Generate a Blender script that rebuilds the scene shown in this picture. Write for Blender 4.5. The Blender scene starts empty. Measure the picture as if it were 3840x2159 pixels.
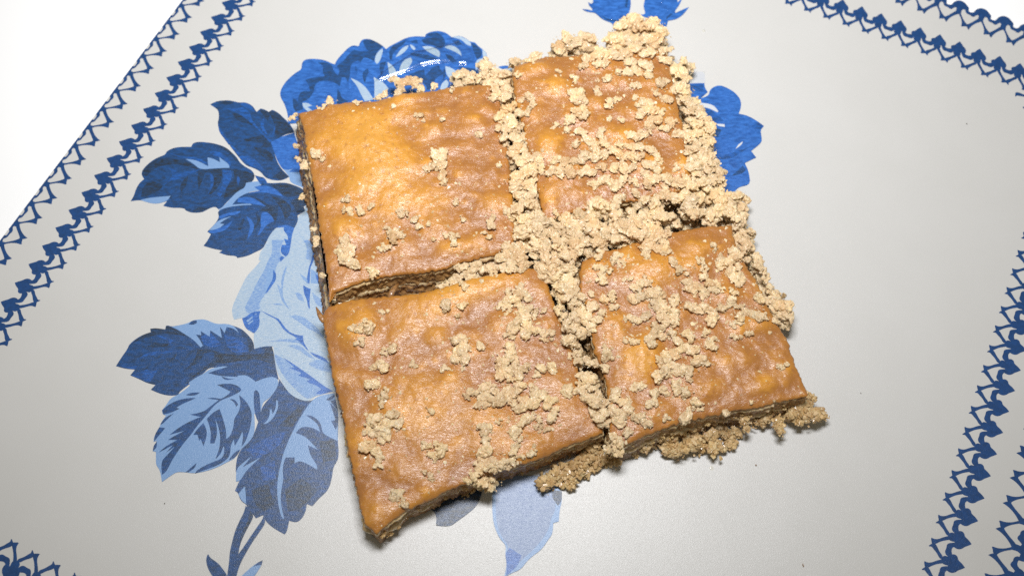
import bpy, bmesh, math, random
import numpy as np
from mathutils import Vector, Matrix, noise
from mathutils.geometry import tessellate_polygon
from mathutils.bvhtree import BVHTree

# ------------------------------------------------------------------ camera, world, light, exposure
scene = bpy.context.scene
col = scene.collection
MM = 0.001                                    # everything below is written in millimetres
FPX, PCX, PCY = 3768.0, 1920.0, 1079.5        # lens solved from the square tray border
CAM = np.array([-0.976, -104.841, 237.923])
R = np.array([[0.99999295, 0.0, -0.00375387],
              [-0.0015137, 0.91509589, -0.40323347],
              [0.00343515, 0.40323631, 0.91508944]])   # camera axes -> world

cam = bpy.data.cameras.new("camera")
cam.sensor_width = 36.0
cam.lens = FPX / 3840.0 * 36.0
cam.clip_start, cam.clip_end = 0.005, 20.0
cam.dof.use_dof = True
cam.dof.focus_distance = 0.247
cam.dof.aperture_fstop = 14.0
cam_ob = bpy.data.objects.new("camera", cam)
m = Matrix([[*R[0], CAM[0] * MM], [*R[1], CAM[1] * MM], [*R[2], CAM[2] * MM], [0, 0, 0, 1]])
cam_ob.matrix_world = m
col.objects.link(cam_ob)
scene.camera = cam_ob

world = bpy.data.worlds.new("World")
scene.world = world
world.use_nodes = True
wbg = world.node_tree.nodes["Background"]
wbg.inputs[0].default_value = (1.0, 0.93, 0.72, 1)
wbg.inputs[1].default_value = 0.15            # dim room round the flash

FLASH = np.array([1.0, 14.0, 300.0])
ld = bpy.data.lights.new("camera_flash", "AREA")
ld.shape = "RECTANGLE"
ld.size, ld.size_y = 0.095, 0.06
ld.energy = 1.05
ld.color = (0.975, 0.98, 1.0)
ld.spread = math.radians(145)
lo = bpy.data.objects.new("camera_flash", ld)
_t = math.radians(8)                       # the flash head is tipped a little farther up than the lens
RF = R @ np.array([[1, 0, 0], [0, math.cos(_t), -math.sin(_t)], [0, math.sin(_t), math.cos(_t)]])
lo.matrix_world = Matrix([[*RF[0], FLASH[0] * MM], [*RF[1], FLASH[1] * MM], [*RF[2], FLASH[2] * MM], [0, 0, 0, 1]])
col.objects.link(lo)

scene.view_settings.view_transform = "Standard"
scene.view_settings.look = "None"
scene.view_settings.exposure = 0.0
scene.view_settings.gamma = 1.0
scene.render.engine = "CYCLES"
scene.cycles.use_denoising = False
scene.cycles.max_bounces = 8

rng = random.Random(7)
nrg = np.random.default_rng(7)


def P(px, py, z=0.0):
    """Where the sight line through a point of the 3840 x 2159 photograph meets the level z (mm)."""
    d = R @ np.array([(px - PCX) / FPX, -(py - PCY) / FPX, -1.0])
    t = (z - CAM[2]) / d[2]
    return CAM + d * t


REG = {"F": (0, 0, 1.0), "a": (480, 340, .27624), "b": (740, 660, .23485), "c": (860, 900, .23479),
       "d": (920, 1180, .26243), "e": (420, 1180, .25621), "f": (560, 1360, .31764), "g": (840, 1420, .41441),
       "h": (740, 1860, .20645), "i": (1040, 100, .23479), "j": (1400, 100, .22099), "k": (2160, 0, .17081),
       "l": (2540, 240, .34516), "m": (1580, 1740, .28941),
       "R1": (0, 0, .4973), "R2": (1280, 0, .4973), "R3": (2560, 0, .4973), "R4": (0, 720, .4973),
       "R5": (1280, 720, .4973), "R6": (2560, 720, .4973), "R8": (1280, 1440, .4969), "R9": (2560, 1440, .4969),
       "t1": (3500, 1560, .23481), "t2": (3520, 0, .12432)}


def G(reg, pts):
    x0, y0, s = REG[reg]
    return [(x0 + p[0] * s, y0 + p[1] * s) for p in pts]


# ------------------------------------------------------------------ materials
def nodes_of(name):
    mt = bpy.data.materials.new(name)
    mt.use_nodes = True
    nt = mt.node_tree
    return mt, nt, nt.nodes, nt.links, nt.nodes["Principled BSDF"]


def coords(nt, kind="Object"):
    tc = nt.nodes.new("ShaderNodeTexCoord")
    mp = nt.nodes.new("ShaderNodeMapping")
    mp.inputs["Scale"].default_value = (1000, 1000, 1000)   # texture space in mm
    nt.links.new(tc.outputs[kind], mp.inputs["Vector"])
    return mp.outputs["Vector"]


def noise_node(nt, vec, scale, detail=2.0, rough=0.5, dist=0.0):
    n = nt.nodes.new("ShaderNodeTexNoise")
    n.inputs["Scale"].default_value = scale
    n.inputs["Detail"].default_value = detail
    n.inputs["Roughness"].default_value = rough
    n.inputs["Distortion"].default_value = dist
    nt.links.new(vec, n.inputs["Vector"])
    return n.outputs["Fac"]


def ramp(nt, fac, stops):
    r = nt.nodes.new("ShaderNodeValToRGB")
    el = r.color_ramp.elements
    while len(el) < len(stops):
        el.new(0.5)
    for e, (p, c) in zip(el, stops):
        e.position = p
        e.color = (*c, 1) if len(c) == 3 else c
    nt.links.new(fac, r.inputs["Fac"])
    return r.outputs["Color"]


def mixc(nt, fac, a, b, mode="MIX"):
    n = nt.nodes.new("ShaderNodeMix")
    n.data_type = "RGBA"
    n.blend_type = mode
    for sock, v in ((n.inputs["Factor"], fac), (n.inputs["A"], a), (n.inputs["B"], b)):
        if hasattr(v, "links") or hasattr(v, "is_linked"):
            nt.links.new(v, sock)
        elif isinstance(v, (int, float)):
            sock.default_value = v
        else:
            sock.default_value = (*v, 1)
    return n.outputs["Result"]


def bump(nt, height, strength, dist, normal=None):
    b = nt.nodes.new("ShaderNodeBump")
    b.inputs["Strength"].default_value = strength
    b.inputs["Distance"].default_value = dist
    nt.links.new(height, b.inputs["Height"])
    if normal is not None:
        nt.links.new(normal, b.inputs["Normal"])
    return b.outputs["Normal"]


def plate_surface(name, c1, c2=None, mottle=1.4, stretch=None, soft=0.16):
    """Satin melamine with a fine orange-peel grain; c1/c2 are the two ends of the print's mottling."""
    mt, nt, N, L, bs = nodes_of(name)
    v = coords(nt)
    c2 = c2 or tuple(x * 0.93 for x in c1)
    vm = v
    if stretch:
        mp = N.new("ShaderNodeMapping")
        mp.inputs["Scale"].default_value = (1.0, stretch, 1.0)
        mp.inputs["Rotation"].default_value = (0, 0, 0.5)
        L.new(v, mp.inputs["Vector"])
        vm = mp.outputs["Vector"]
    n1 = noise_node(nt, vm, mottle, 5.0, 0.65, 0.4)
    cc = ramp(nt, n1, [(0.5 - soft, c1), (0.5 + soft, c2)])
    grain = noise_node(nt, v, 9.0, 1.0, 0.5)
    cc = mixc(nt, 0.10, cc, ramp(nt, grain, [(0.35, (0.0, 0.0, 0.0)), (0.65, (1, 1, 1))]), "SOFT_LIGHT")
    L.new(cc, bs.inputs["Base Color"])
    bs.inputs["Roughness"].default_value = 0.35
    bs.inputs["Specular IOR Level"].default_value = 0.7
    peel = noise_node(nt, v, 4.6, 2.0, 0.6)
    big = noise_node(nt, v, 0.05, 1.0, 0.5)
    nb = bump(nt, peel, 0.9, 0.00006)
    nb = bump(nt, big, 0.25, 0.0006, nb)
    L.new(nb, bs.inputs["Normal"])
    return mt


MAT = {}
MAT["plate"] = plate_surface("white_melamine", (0.596, 0.588, 0.566), (0.612, 0.604, 0.584), 0.04)
MAT["pale"] = plate_surface("print_faint_blue", (0.51, 0.54, 0.585), (0.56, 0.565, 0.58), 0.9, 3.0)
MAT["glare_blue"] = plate_surface("print_glare_blue", (0.155, 0.23, 0.42), (0.23, 0.31, 0.47), 0.8, 2.5)  # leaf blue greyed and paled: the tray's glare is put into the colour
MAT["white"] = plate_surface("print_white", (0.60, 0.61, 0.63), (0.55, 0.58, 0.63), 0.6)
MAT["lace"] = plate_surface("print_lace_blue", (0.010, 0.048, 0.150), (0.011, 0.066, 0.225), 0.9)
MAT["navy"] = plate_surface("print_navy", (0.013, 0.042, 0.105), (0.012, 0.078, 0.260), 0.55, 2.4, 0.14)
MAT["ink"] = plate_surface("print_ink", (0.016, 0.024, 0.034), (0.013, 0.055, 0.150), 0.6, 2.8, 0.12)
MAT["blue2"] = plate_surface("print_deep_blue", (0.012, 0.055, 0.170), (0.014, 0.110, 0.42), 0.55, 2.8, 0.13)
MAT["mid"] = plate_surface("print_mid_blue", (0.012, 0.085, 0.33), (0.040, 0.170, 0.55), 0.6, 3.0, 0.15)
MAT["bright"] = plate_surface("print_bright_blue", (0.013, 0.080, 0.30), (0.036, 0.165, 0.54), 0.40, 3.0, 0.13)
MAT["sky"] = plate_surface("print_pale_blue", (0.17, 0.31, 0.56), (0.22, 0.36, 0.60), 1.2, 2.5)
MAT["wash"] = plate_surface("print_wash_blue", (0.11, 0.24, 0.54), (0.30, 0.43, 0.60), 1.1, 4.5, 0.13)
MAT["ice"] = plate_surface("print_ice_blue", (0.27, 0.40, 0.57), (0.45, 0.53, 0.60), 1.0, 4.5, 0.14)

mt, nt, N, L, bs = nodes_of("white_table")
bs.inputs["Base Color"].default_value = (0.97, 0.97, 0.97, 1)
bs.inputs["Roughness"].default_value = 0.9
bs.inputs["Specular IOR Level"].default_value = 0.2
MAT["table"] = mt

# syrup-soaked top crust: browned hollows, golden blisters ("tone" is how little the sheet browned there)
mt, nt, N, L, bs = nodes_of("baked_crust")
v = coords(nt)
at = N.new("ShaderNodeAttribute"); at.attribute_name = "tone"
n1 = noise_node(nt, v, 0.30, 6.0, 0.7, 0.6)
ad = N.new("ShaderNodeMath"); ad.operation = "MULTIPLY_ADD"
L.new(n1, ad.inputs[0]); ad.inputs[1].default_value = 0.8; L.new(at.outputs["Fac"], ad.inputs[2])
sb = N.new("ShaderNodeMath"); sb.operation = "SUBTRACT"; L.new(ad.outputs[0], sb.inputs[0]); sb.inputs[1].default_value = 0.33
cc = ramp(nt, sb.outputs[0], [(0.0, (0.365, 0.148, 0.038)), (0.25, (0.445, 0.184, 0.038)), (0.5, (0.510, 0.220, 0.037)),
                              (0.75, (0.600, 0.262, 0.034)), (1.0, (0.670, 0.315, 0.050))])
n2 = noise_node(nt, v, 1.1, 4.0, 0.65)
cc = mixc(nt, ramp(nt, n2, [(0.62, (0, 0, 0)), (0.70, (0.45, 0.45, 0.45))]), cc, (0.74, 0.44, 0.19))
n3 = noise_node(nt, v, 0.75, 3.0, 0.6)
cc = mixc(nt, ramp(nt, n3, [(0.30, (0.6, 0.6, 0.6)), (0.44, (0, 0, 0))]), cc, (0.36, 0.14, 0.05))
L.new(cc, bs.inputs["Base Color"])
bs.inputs["Roughness"].default_value = 0.36
bs.inputs["Subsurface Weight"].default_value = 0.05
bs.inputs["Subsurface Radius"].default_value = (1.0, 0.45, 0.15)
bs.inputs["Subsurface Scale"].default_value = 0.0008
bs.inputs["Coat Weight"].default_value = 0.45
bs.inputs["Coat Roughness"].default_value = 0.22
wm = N.new("ShaderNodeMapping"); wm.inputs["Scale"].default_value = (1.0, 2.3, 1.0); wm.inputs["Rotation"].default_value = (0, 0, 0.35)
L.new(v, wm.inputs["Vector"])
w1 = noise_node(nt, wm.outputs["Vector"], 1.05, 3.0, 0.55, 1.4)
w2 = noise_node(nt, wm.outputs["Vector"], 0.42, 2.0, 0.5, 1.0)
nb = bump(nt, w2, 0.25, 0.00026)
nb = bump(nt, w1, 0.75, 0.00017, nb)
L.new(nb, bs.inputs["Normal"]); L.new(nb, bs.inputs["Coat Normal"])
MAT["crust"] = mt


def crumb_surface(name, stops, speck, rough, sss, coat, grain=0.6):
    mt, nt, N, L, bs = nodes_of(name)
    v = coords(nt)
    oi = N.new("ShaderNodeObjectInfo")
    vv = N.new("ShaderNodeVectorMath"); vv.operation = "ADD"
    L.new(v, vv.inputs[0]); L.new(oi.outputs["Location"], vv.inputs[1])
    sc = N.new("ShaderNodeVectorMath"); sc.operation = "SCALE"
    L.new(oi.outputs["Location"], sc.inputs[0]); sc.inputs["Scale"].default_value = 1000.0
    L.new(sc.outputs[0], vv.inputs[1])
    v = vv.outputs[0]
    ga = N.new("ShaderNodeAttribute"); ga.attribute_name = "grain"
    n1 = noise_node(nt, v, 1.3, 3.0, 0.6)
    mg = N.new("ShaderNodeMix"); mg.data_type = "FLOAT"; mg.inputs["Factor"].default_value = grain
    L.new(n1, mg.inputs["A"]); L.new(ga.outputs["Fac"], mg.inputs["B"])
    cc = ramp(nt, mg.outputs["Result"], stops)
    hue = ramp(nt, oi.outputs["Random"], [(0.0, (0.90, 0.80, 0.68)), (0.3, (0.98, 0.95, 0.92)), (0.7, (1.03, 1.02, 0.98)), (1.0, (0.86, 0.85, 0.84))])
    cc = mixc(nt, 1.0, cc, hue, "MULTIPLY")
    patch = ramp(nt, noise_node(nt, v, 0.16, 2.0, 0.5), [(0.36, (0.86, 0.82, 0.78)), (0.5, (1.0, 1.0, 1.0)), (0.64, (1.06, 1.03, 0.94))])
    cc = mixc(nt, 1.0, cc, patch, "MULTIPLY")
    n2 = noise_node(nt, v, 2.6, 2.0, 0.5)
    cc = mixc(nt, ramp(nt, n2, [(0.645, (0, 0, 0)), (0.72, (0.8, 0.8, 0.8))]), cc, speck)
    L.new(cc, bs.inputs["Base Color"])
    bs.inputs["Roughness"].default_value = rough
    bs.inputs["Subsurface Weight"].default_value = sss
    bs.inputs["Subsurface Radius"].default_value = (1.0, 0.6, 0.3)
    bs.inputs["Subsurface Scale"].default_value = 0.0006
    bs.inputs["Coat Weight"].default_value = coat
    bs.inputs["Coat Roughness"].default_value = 0.12
    w = noise_node(nt, v, 4.5, 2.0, 0.6)
    L.new(bump(nt, w, 0.8, 0.00016), bs.inputs["Normal"])
    return mt


MAT["crumb"] = crumb_surface("walnut_crumb", [(0.10, (0.36, 0.20, 0.085)), (0.26, (0.63, 0.445, 0.25)), (0.5, (0.79, 0.605, 0.375)), (0.75, (0.90, 0.745, 0.52))],
                             (0.25, 0.13, 0.055), 0.40, 0.22, 0.22)
MAT["filling"] = crumb_surface("soaked_walnut_filling", [(0.15, (0.36, 0.195, 0.075)), (0.45, (0.66, 0.44, 0.20)), (0.75, (0.85, 0.66, 0.37))],
                               (0.11, 0.055, 0.02), 0.36, 0.15, 0.3)
MAT["soaked"] = crumb_surface("shade_dark_crumb", [(0.30, (0.16, 0.095, 0.042)), (0.5, (0.32, 0.205, 0.105)), (0.7, (0.50, 0.36, 0.20))],
                              (0.06, 0.03, 0.015), 0.32, 0.1, 0.4)  # darkened to stand for the shade deep in the cuts
MAT["phyllo"] = crumb_surface("pale_phyllo", [(0.30, (0.58, 0.40, 0.19)), (0.5, (0.72, 0.55, 0.32)), (0.7, (0.80, 0.66, 0.44))],
                              (0.30, 0.16, 0.06), 0.35, 0.2, 0.5, 0.0)
MAT["brown"] = crumb_surface("browned_phyllo", [(0.30, (0.22, 0.10, 0.035)), (0.5, (0.34, 0.165, 0.055)), (0.7, (0.46, 0.25, 0.09))],
                             (0.14, 0.06, 0.02), 0.3, 0.12, 0.6, 0.0)

mt, nt, N, L, bs = nodes_of("clear_syrup")
out = N["Material Output"]
tr = N.new("ShaderNodeBsdfTransparent"); tr.inputs[0].default_value = (0.97, 0.96, 0.92, 1)
gl = N.new("ShaderNodeBsdfGlossy"); gl.inputs["Roughness"].default_value = 0.10
fr = N.new("ShaderNodeFresnel"); fr.inputs["IOR"].default_value = 1.45
mx = N.new("ShaderNodeMixShader")
L.new(fr.outputs[0], mx.inputs[0]); L.new(tr.outputs[0], mx.inputs[1]); L.new(gl.outputs[0], mx.inputs[2])
L.new(mx.outputs[0], out.inputs["Surface"])
MAT["syrup"] = mt
mt, nt, N, L, bs = nodes_of("dark_speck")
bs.inputs["Base Color"].default_value = (0.06, 0.035, 0.02, 1)
MAT["speck"] = mt


# ------------------------------------------------------------------ object helpers
def mesh_from(name, V, F, mats, idx=None, smooth=True):
    me = bpy.data.meshes.new(name)
    me.from_pydata([tuple(float(c) * MM for c in v) for v in V], [], F)
    for mm in (mats if isinstance(mats, (list, tuple)) else [mats]):
        me.materials.append(mm)
    if idx is not None:
        me.polygons.foreach_set("material_index", idx)
    me.polygons.foreach_set("use_smooth", [smooth] * len(me.polygons))
    me.update()
    return me


def link(name, me, parent=None, loc=None):
    o = bpy.data.objects.new(name, me)
    col.objects.link(o)
    if loc is not None:
        o.location = [c * MM for c in loc]
    if parent is not None:
        o.parent = parent
    return o


def tag(o, label, cat, group=None):
    o["label"], o["category"] = label, cat
    if group:
        o["group"] = group
    return o


def empty(name, loc, label, cat, group=None):
    o = bpy.data.objects.new(name, None)
    o.empty_display_size = 0.01
    col.objects.link(o)
    o.location = [c * MM for c in loc]
    return tag(o, label, cat, group)


def attach(o, parent):
    o.parent = parent
    o.matrix_parent_inverse = Matrix.Translation(-parent.location)
    return o


# ------------------------------------------------------------------ setting: the white table under the tray
def slab(name, x0, y0, x1, y1, z0, z1, mat):
    V = [(x0, y0, z0), (x1, y0, z0), (x1, y1, z0), (x0, y1, z0), (x0, y0, z1), (x1, y0, z1), (x1, y1, z1), (x0, y1, z1)]
    F = [(0, 3, 2, 1), (4, 5, 6, 7), (0, 1, 5, 4), (1, 2, 6, 5), (2, 3, 7, 6), (3, 0, 4, 7)]
    return mesh_from(name, V, F, mat, smooth=False)


tb = link("tabletop", slab("tabletop", -420, -380, 420, 460, -22, -2.4, MAT["table"]))
tb["kind"] = "structure"

# ------------------------------------------------------------------ the tray: a square of 225 mm inside its lace
A1 = math.radians(-25.45)
E1 = np.array([math.cos(A1), math.sin(A1)])          # along the far edge, towards the far corner
E2 = np.array([-math.sin(A1), math.cos(A1)])         # away from the viewer, square to it
LACE = {"far": 117.7, "right": 115.7, "left": -108.0, "near": -107.7}


def tray(a, b):
    p = E1 * a + E2 * b
    return (p[0], p[1])


def clean(pts, eps=1e-4):
    out = []
    for p in pts:
        if not out or math.hypot(p[0] - out[-1][0], p[1] - out[-1][1]) > eps:
            out.append(p)
    if len(out) > 1 and math.hypot(out[0][0] - out[-1][0], out[0][1] - out[-1][1]) <= eps:
        out.pop()
    return out


def soften(pts, sharp=62.0):
    """Round a traced outline: corners that turn less than `sharp` degrees are cut twice, true tips stay."""
    for _ in range(2):
        n, out = len(pts), []
        for i in range(n):
            p0, p1, p2 = np.array(pts[i - 1]), np.array(pts[i]), np.array(pts[(i + 1) % n])
            a, b = p1 - p0, p2 - p1
            la, lb = np.linalg.norm(a), np.linalg.norm(b)
            turn = math.degrees(math.acos(max(-1, min(1, float(a @ b) / max(la * lb, 1e-9)))))
            if turn > sharp:
                out.append(tuple(p1))
            else:
                out.append(tuple(p1 - a * 0.25))
                out.append(tuple(p1 + b * 0.25))
        pts = out
    return pts


LAYER = [0]
PRINT_Z = 0.012


class Print:
    """One printed motif: flat shapes laid a few microns over each other on the tray's face."""

    def __init__(self, name, label=None):
        self.name, self.label = name, label
        self.V, self.F, self.I, self.mats = [], [], [], []

    def poly2(self, tone, pts2, rounded=True):
        pts2 = clean(pts2)
        if rounded:
            pts2 = clean(soften(pts2))
        if len(pts2) < 3:
            return
        LAYER[0] += 1
        z = PRINT_Z + LAYER[0] * 0.001
        if tone not in self.mats:
            self.mats.append(tone)
        base = len(self.V)
        self.V += [(p[0], p[1], z) for p in pts2]
        for t in tessellate_polygon([[Vector((p[0], p[1], 0)) for p in pts2]]):
            a, b, c = (pts2[k] for k in t)
            up = (b[0] - a[0]) * (c[1] - a[1]) - (b[1] - a[1]) * (c[0] - a[0])
            if abs(up) < 1e-9:
                continue
            self.F.append(tuple(base + k for k in (t if up > 0 else (t[0], t[2], t[1]))))
            self.I.append(self.mats.index(tone))

    def px(self, tone, *segs, rounded=True):
        pts = []
        for reg, pp in segs:
            pts += G(reg, pp)
        self.poly2(tone, [tuple(P(x, y)[:2]) for x, y in pts], rounded)

    def done(self, parent):
        me = mesh_from(self.name, self.V, self.F, [MAT[t] for t in self.mats], self.I, smooth=False)
        o = attach(link(self.name, me), parent)
        if self.label:
            o["label"] = self.label
        return o


# --- one lace stitch of each row, traced once and brought into row coordinates (u along the row, v outwards)
def row_local(reg, anchor, du, dv, polys):
    a = P(*G(reg, [anchor])[0])[:2]
    return [[(float((P(x, y)[:2] - a) @ du), float((P(x, y)[:2] - a) @ dv)) for x, y in G(reg, pl)] for pl in polys]


INNER = row_local("t1", (440, 345), -E2, E1, [
    [(993, 665), (950, 605), (885, 550), (880, 505), (845, 472), (800, 466), (770, 478), (752, 522), (725, 500), (690, 488), (655, 493),
     (625, 545), (640, 600), (690, 625), (722, 628), (735, 642), (700, 690), (740, 725), (795, 744), (850, 732), (880, 708), (940, 688)],
    [(650, 490), (600, 430), (550, 325), (500, 298), (470, 318), (435, 340), (440, 352), (480, 355), (510, 395), (560, 450), (605, 535), (660, 545)],
    [(640, 540), (560, 558), (480, 588), (420, 588), (372, 566), (365, 580), (370, 612), (382, 668), (425, 668), (500, 630), (570, 610), (650, 600)],
    [(735, 640), (650, 645), (612, 665), (603, 720), (580, 770), (590, 812), (625, 847), (650, 882), (700, 840), (682, 770), (692, 720), (730, 700)]])
OUTER = row_local("t2", (930, 945), E1, E2, [
    [(1100, 432), (1130, 360), (1180, 318), (1250, 292), (1320, 284), (1400, 305), (1480, 350), (1540, 420), (1590, 480), (1614, 520),
     (1605, 570), (1598, 640), (1500, 580), (1440, 555), (1385, 600), (1375, 690), (1300, 700), (1200, 660), (1240, 520), (1170, 470)],
    [(1210, 600), (1050, 705), (900, 775), (850, 765), (870, 850), (930, 945), (985, 862), (1080, 785), (1210, 722), (1300, 700), (1300, 600)],
    [(1300, 690), (1350, 780), (1385, 870), (1400, 980), (1380, 1060), (1395, 1085), (1460, 1075), (1530, 1085), (1600, 1040), (1530, 990), (1440, 860), (1370, 690)],
    [(1540, 545), (1500, 590), (1520, 660), (1570, 705), (1640, 725), (1700, 780), (1760, 795), (1830, 745), (1950, 690), (1860, 610), (1790, 625), (1740, 655),
     (1700, 655), (1640, 638), (1600, 615)]])
CAP = row_local("t2", (930, 945), E1, E2, [[(1100, 432), (1130, 357), (1180, 314), (1250, 288), (1320, 280), (1402, 301), (1483, 346), (1544, 417), (1594, 477), (1619, 520),
                                           (1610, 570), (1604, 612), (1640, 634), (1700, 651), (1750, 648)]])[0]
PIN, POUT = 5.90, 6.655
SIDES = {"far": (E1, E2), "right": (-E2, E1), "near": (-E1, -E2), "left": (E2, -E1)}


def along(side, pt, period, lo_, hi_):
    """u values of the stitches on a side, in step with one measured stitch."""
    du, dv = SIDES[side]
    u0 = float(np.array(pt) @ du)
    k0 = math.ceil((lo_ - u0) / period)
    k1 = math.floor((hi_ - u0) / period)
    return [u0 + k * period for k in range(k0, k1 + 1)]


tray_ob = empty("serving_tray", (tray(3.9, 5.0)[0], tray(3.9, 5.0)[1], 0),
                "square white serving tray printed with blue roses, leaves and a double lace border", "tray")

# body: straight rim on three sides, scalloped along the far side where the outer lace ends
EDGE_L, EDGE_R, EDGE_N = -127.8, 139.0, -128.5
far_anchor = (115.54, 90.87)
vO = 131.65
us = along("far", far_anchor, POUT, EDGE_L - 8, EDGE_R + 4)
rim = []
for u in us:
    for (pu, pv) in CAP:
        rim.append((u + pu, vO + pv))
rim = [p for p in rim if EDGE_L < p[0] < EDGE_R]
rim = [(EDGE_L, rim[0][1])] + rim + [(EDGE_R, rim[-1][1])]
outline = [(EDGE_R, EDGE_N), (EDGE_L, EDGE_N)] + rim                 # clockwise from the near right corner
outline = clean([tray(*p) for p in outline][::-1])                    # counter-clockwise
nO = len(outline)
tris = [t for t in tessellate_polygon([[Vector((p[0], p[1], 0)) for p in outline]])]
V, F = [], []
for z, grow in ((0.0, 0.0), (-0.45, 0.16), (-1.7, 0.0)):
    for i, p in enumerate(outline):
        a, b = np.array(outline[i - 1]), np.array(outline[(i + 1) % nO])
        t = b - a
        t /= max(np.linalg.norm(t), 1e-9)
        V.append((p[0] + t[1] * grow, p[1] - t[0] * grow, z))
for t in tris:
    a, b, c = (outline[k] for k in t)
    up = (b[0] - a[0]) * (c[1] - a[1]) - (b[1] - a[1]) * (c[0] - a[0])
    t = t if up > 0 else (t[0], t[2], t[1])
    F.append(tuple(t))
    F.append(tuple(2 * nO + k for k in t[::-1]))
for r in range(2):
    for i in range(nO):
        j = (i + 1) % nO
        F.append(((r + 1) * nO + i, (r + 1) * nO + j, r * nO + j, r * nO + i))
body = attach(link("tray_body", mesh_from("tray_body", V, F, MAT["plate"], smooth=False)), tray_ob)


def clip_left(pts, lim):
    """Keep the part of a row polygon (v outwards) that lies inside the rim."""
    out = []
    for i in range(len(pts)):
        a, b = pts[i - 1], pts[i]
        if (a[1] <= lim) != (b[1] <= lim):
            t = (lim - a[1]) / (b[1] - a[1])
            out.append((a[0] + t * (b[0] - a[0]), lim))
        if b[1] <= lim:
            out.append(b)
    return out


def lace(name, motif, spec, label):
    pr = Print(name, label)
    for side, pt, v0, period, lo_, hi_, lim in spec:
        du, dv = SIDES[side]
        for u in along(side, pt, period, lo_, hi_):
            lay = LAYER[0]
            for pl in motif:
                q = [(x, y) for x, y in pl]
                if lim is not None:             # the rim rolls away there and the print with it
                    q = clip_left([(x, y if y < 4.4 else 4.4 + (y - 4.4) * 0.5) for x, y in q], lim)
                    if len(q) < 3:
                        continue
                pr.poly2("lace", [tuple(du * (u + x) + dv * (v0 + y)) for x, y in q])
            LAYER[0] = lay                      # stitches sit side by side: no stacking along the row
    LAYER[0] += 5
    return pr


inner = lace("inner_lace_print", INNER, [
    ("far", (88.08, 88.44), 117.7, PIN, -104, 117, None),
    ("right", (132.66, 9.0), 115.75, PIN, -112, 104, None),
    ("left", (-75.55, 92.38), 108.0, PIN, -104, 114, None),
    ("near", (-116.6, -63.8), 107.7, PIN, -112, 104, None)], "blue lace row of spearhead stitches nearer the middle")
# the corner stitch of the inner row, turned half way between the two sides
dc, dd = (E1 - E2) / math.sqrt(2), (E1 + E2) / math.sqrt(2)
ca = np.array(P(3783, 327)[:2])
for pl in INNER:
    inner.poly2("lace", [tuple(ca + dc * (x + 3.4) + dd * (y + 0.1)) for x, y in pl])
inner.done(tray_ob)
lace("outer_lace_print", OUTER, [
    ("far", far_anchor, vO, POUT, EDGE_L + 2, EDGE_R - 14, None),
    ("right", (121.74, -43.49), 128.7, POUT, -128, 120, None),
    ("left", (-90.69, 92.49), 121.65, POUT, -118, 126, 127.8 - 121.65 - 0.05),
    ("near", (-116.6, -63.8), 121.0, POUT, -126, 120, None)], "blue lace row of scallop-topped stitches along the rim").done(tray_ob)

# ------------------------------------------------------------------ printed roses and leaves, traced shape by shape
p = Print("leaf_print", "serrated dark blue leaf, topmost of the three by the pastry's bare corner")
p.px("navy", ("a", [(1115,190),(1200,145),(1350,130),(1450,150),(1510,165),(1600,160),(1690,205),(1745,290),(1800,245),(1860,260),(1910,290),(1960,262),(2040,300),(2110,370),(2180,430),(2240,520),(2260,570),(2150,590),(2050,650),(1960,720),(1990,850),(2020,960),(2080,1060),(2150,1130),(2190,1170),(2140,1200),(2060,1225),(1950,1215),(1860,1180),(1800,1100),(1700,1050),(1600,1020),(1500,900),(1420,800),(1370,730),(1390,690),(1300,640),(1240,560),(1215,440),(1235,380),(1230,270),(1160,220)]))
for q in ([(1400,300),(1530,320),(1640,400),(1700,480),(1600,440),(1500,420)],
          [(1560,660),(1700,640),(1850,590),(1930,700),(1940,770),(1800,770),(1850,720),(1700,690),(1600,690)],
          [(1780,260),(1850,260),(1900,300),(1960,270),(2040,310),(2130,400),(2230,520),(2250,560),(2150,580),(2040,640),(1990,600),(1990,450),(1930,330),(1900,420),(1830,330)],
          [(1200,150),(1350,135),(1440,160),(1350,200),(1250,180)],
          [(1960,1180),(2080,1080),(2180,1170),(2060,1220)], [(1700,760),(1880,800),(1980,880),(1960,960),(1820,900)]):
    p.px("ink", ("a", q))
for q in ([(1290,235),(1450,250),(1560,220),(1660,300),(1680,400),(1780,520),(1880,620),(1960,690),(1920,700),(1830,600),(1700,470),(1600,380),(1480,300)],
          [(1510,170),(1600,165),(1690,215),(1720,290),(1640,260),(1560,220)],
          [(1800,420),(1850,380),(1840,500),(1900,600),(1860,590),(1800,500)], [(1980,520),(2000,450),(2000,560),(1950,640)],
          [(1225,450),(1260,540),(1330,640),(1420,720),(1370,740),(1300,645),(1235,560)], [(1380,720),(1480,800),(1520,860),(1500,880),(1420,800)],
          [(1500,900),(1620,860),(1760,960),(1850,1080),(1760,1060),(1640,1020)]):
    p.px("blue2", ("a", q))
p.px("mid", ("a", [(1940,700),(2100,620),(2255,575),(2330,800),(2340,1110),(2180,1120),(2090,1060),(2030,960),(1990,850)]))
p.px("sky", ("a", [(2180,1105),(2240,1060),(2180,1080),(2110,1070),(2150,1120),(2190,1165),(2200,1250),(2380,1320),(2340,1110)]))
p.done(tray_ob)

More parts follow.
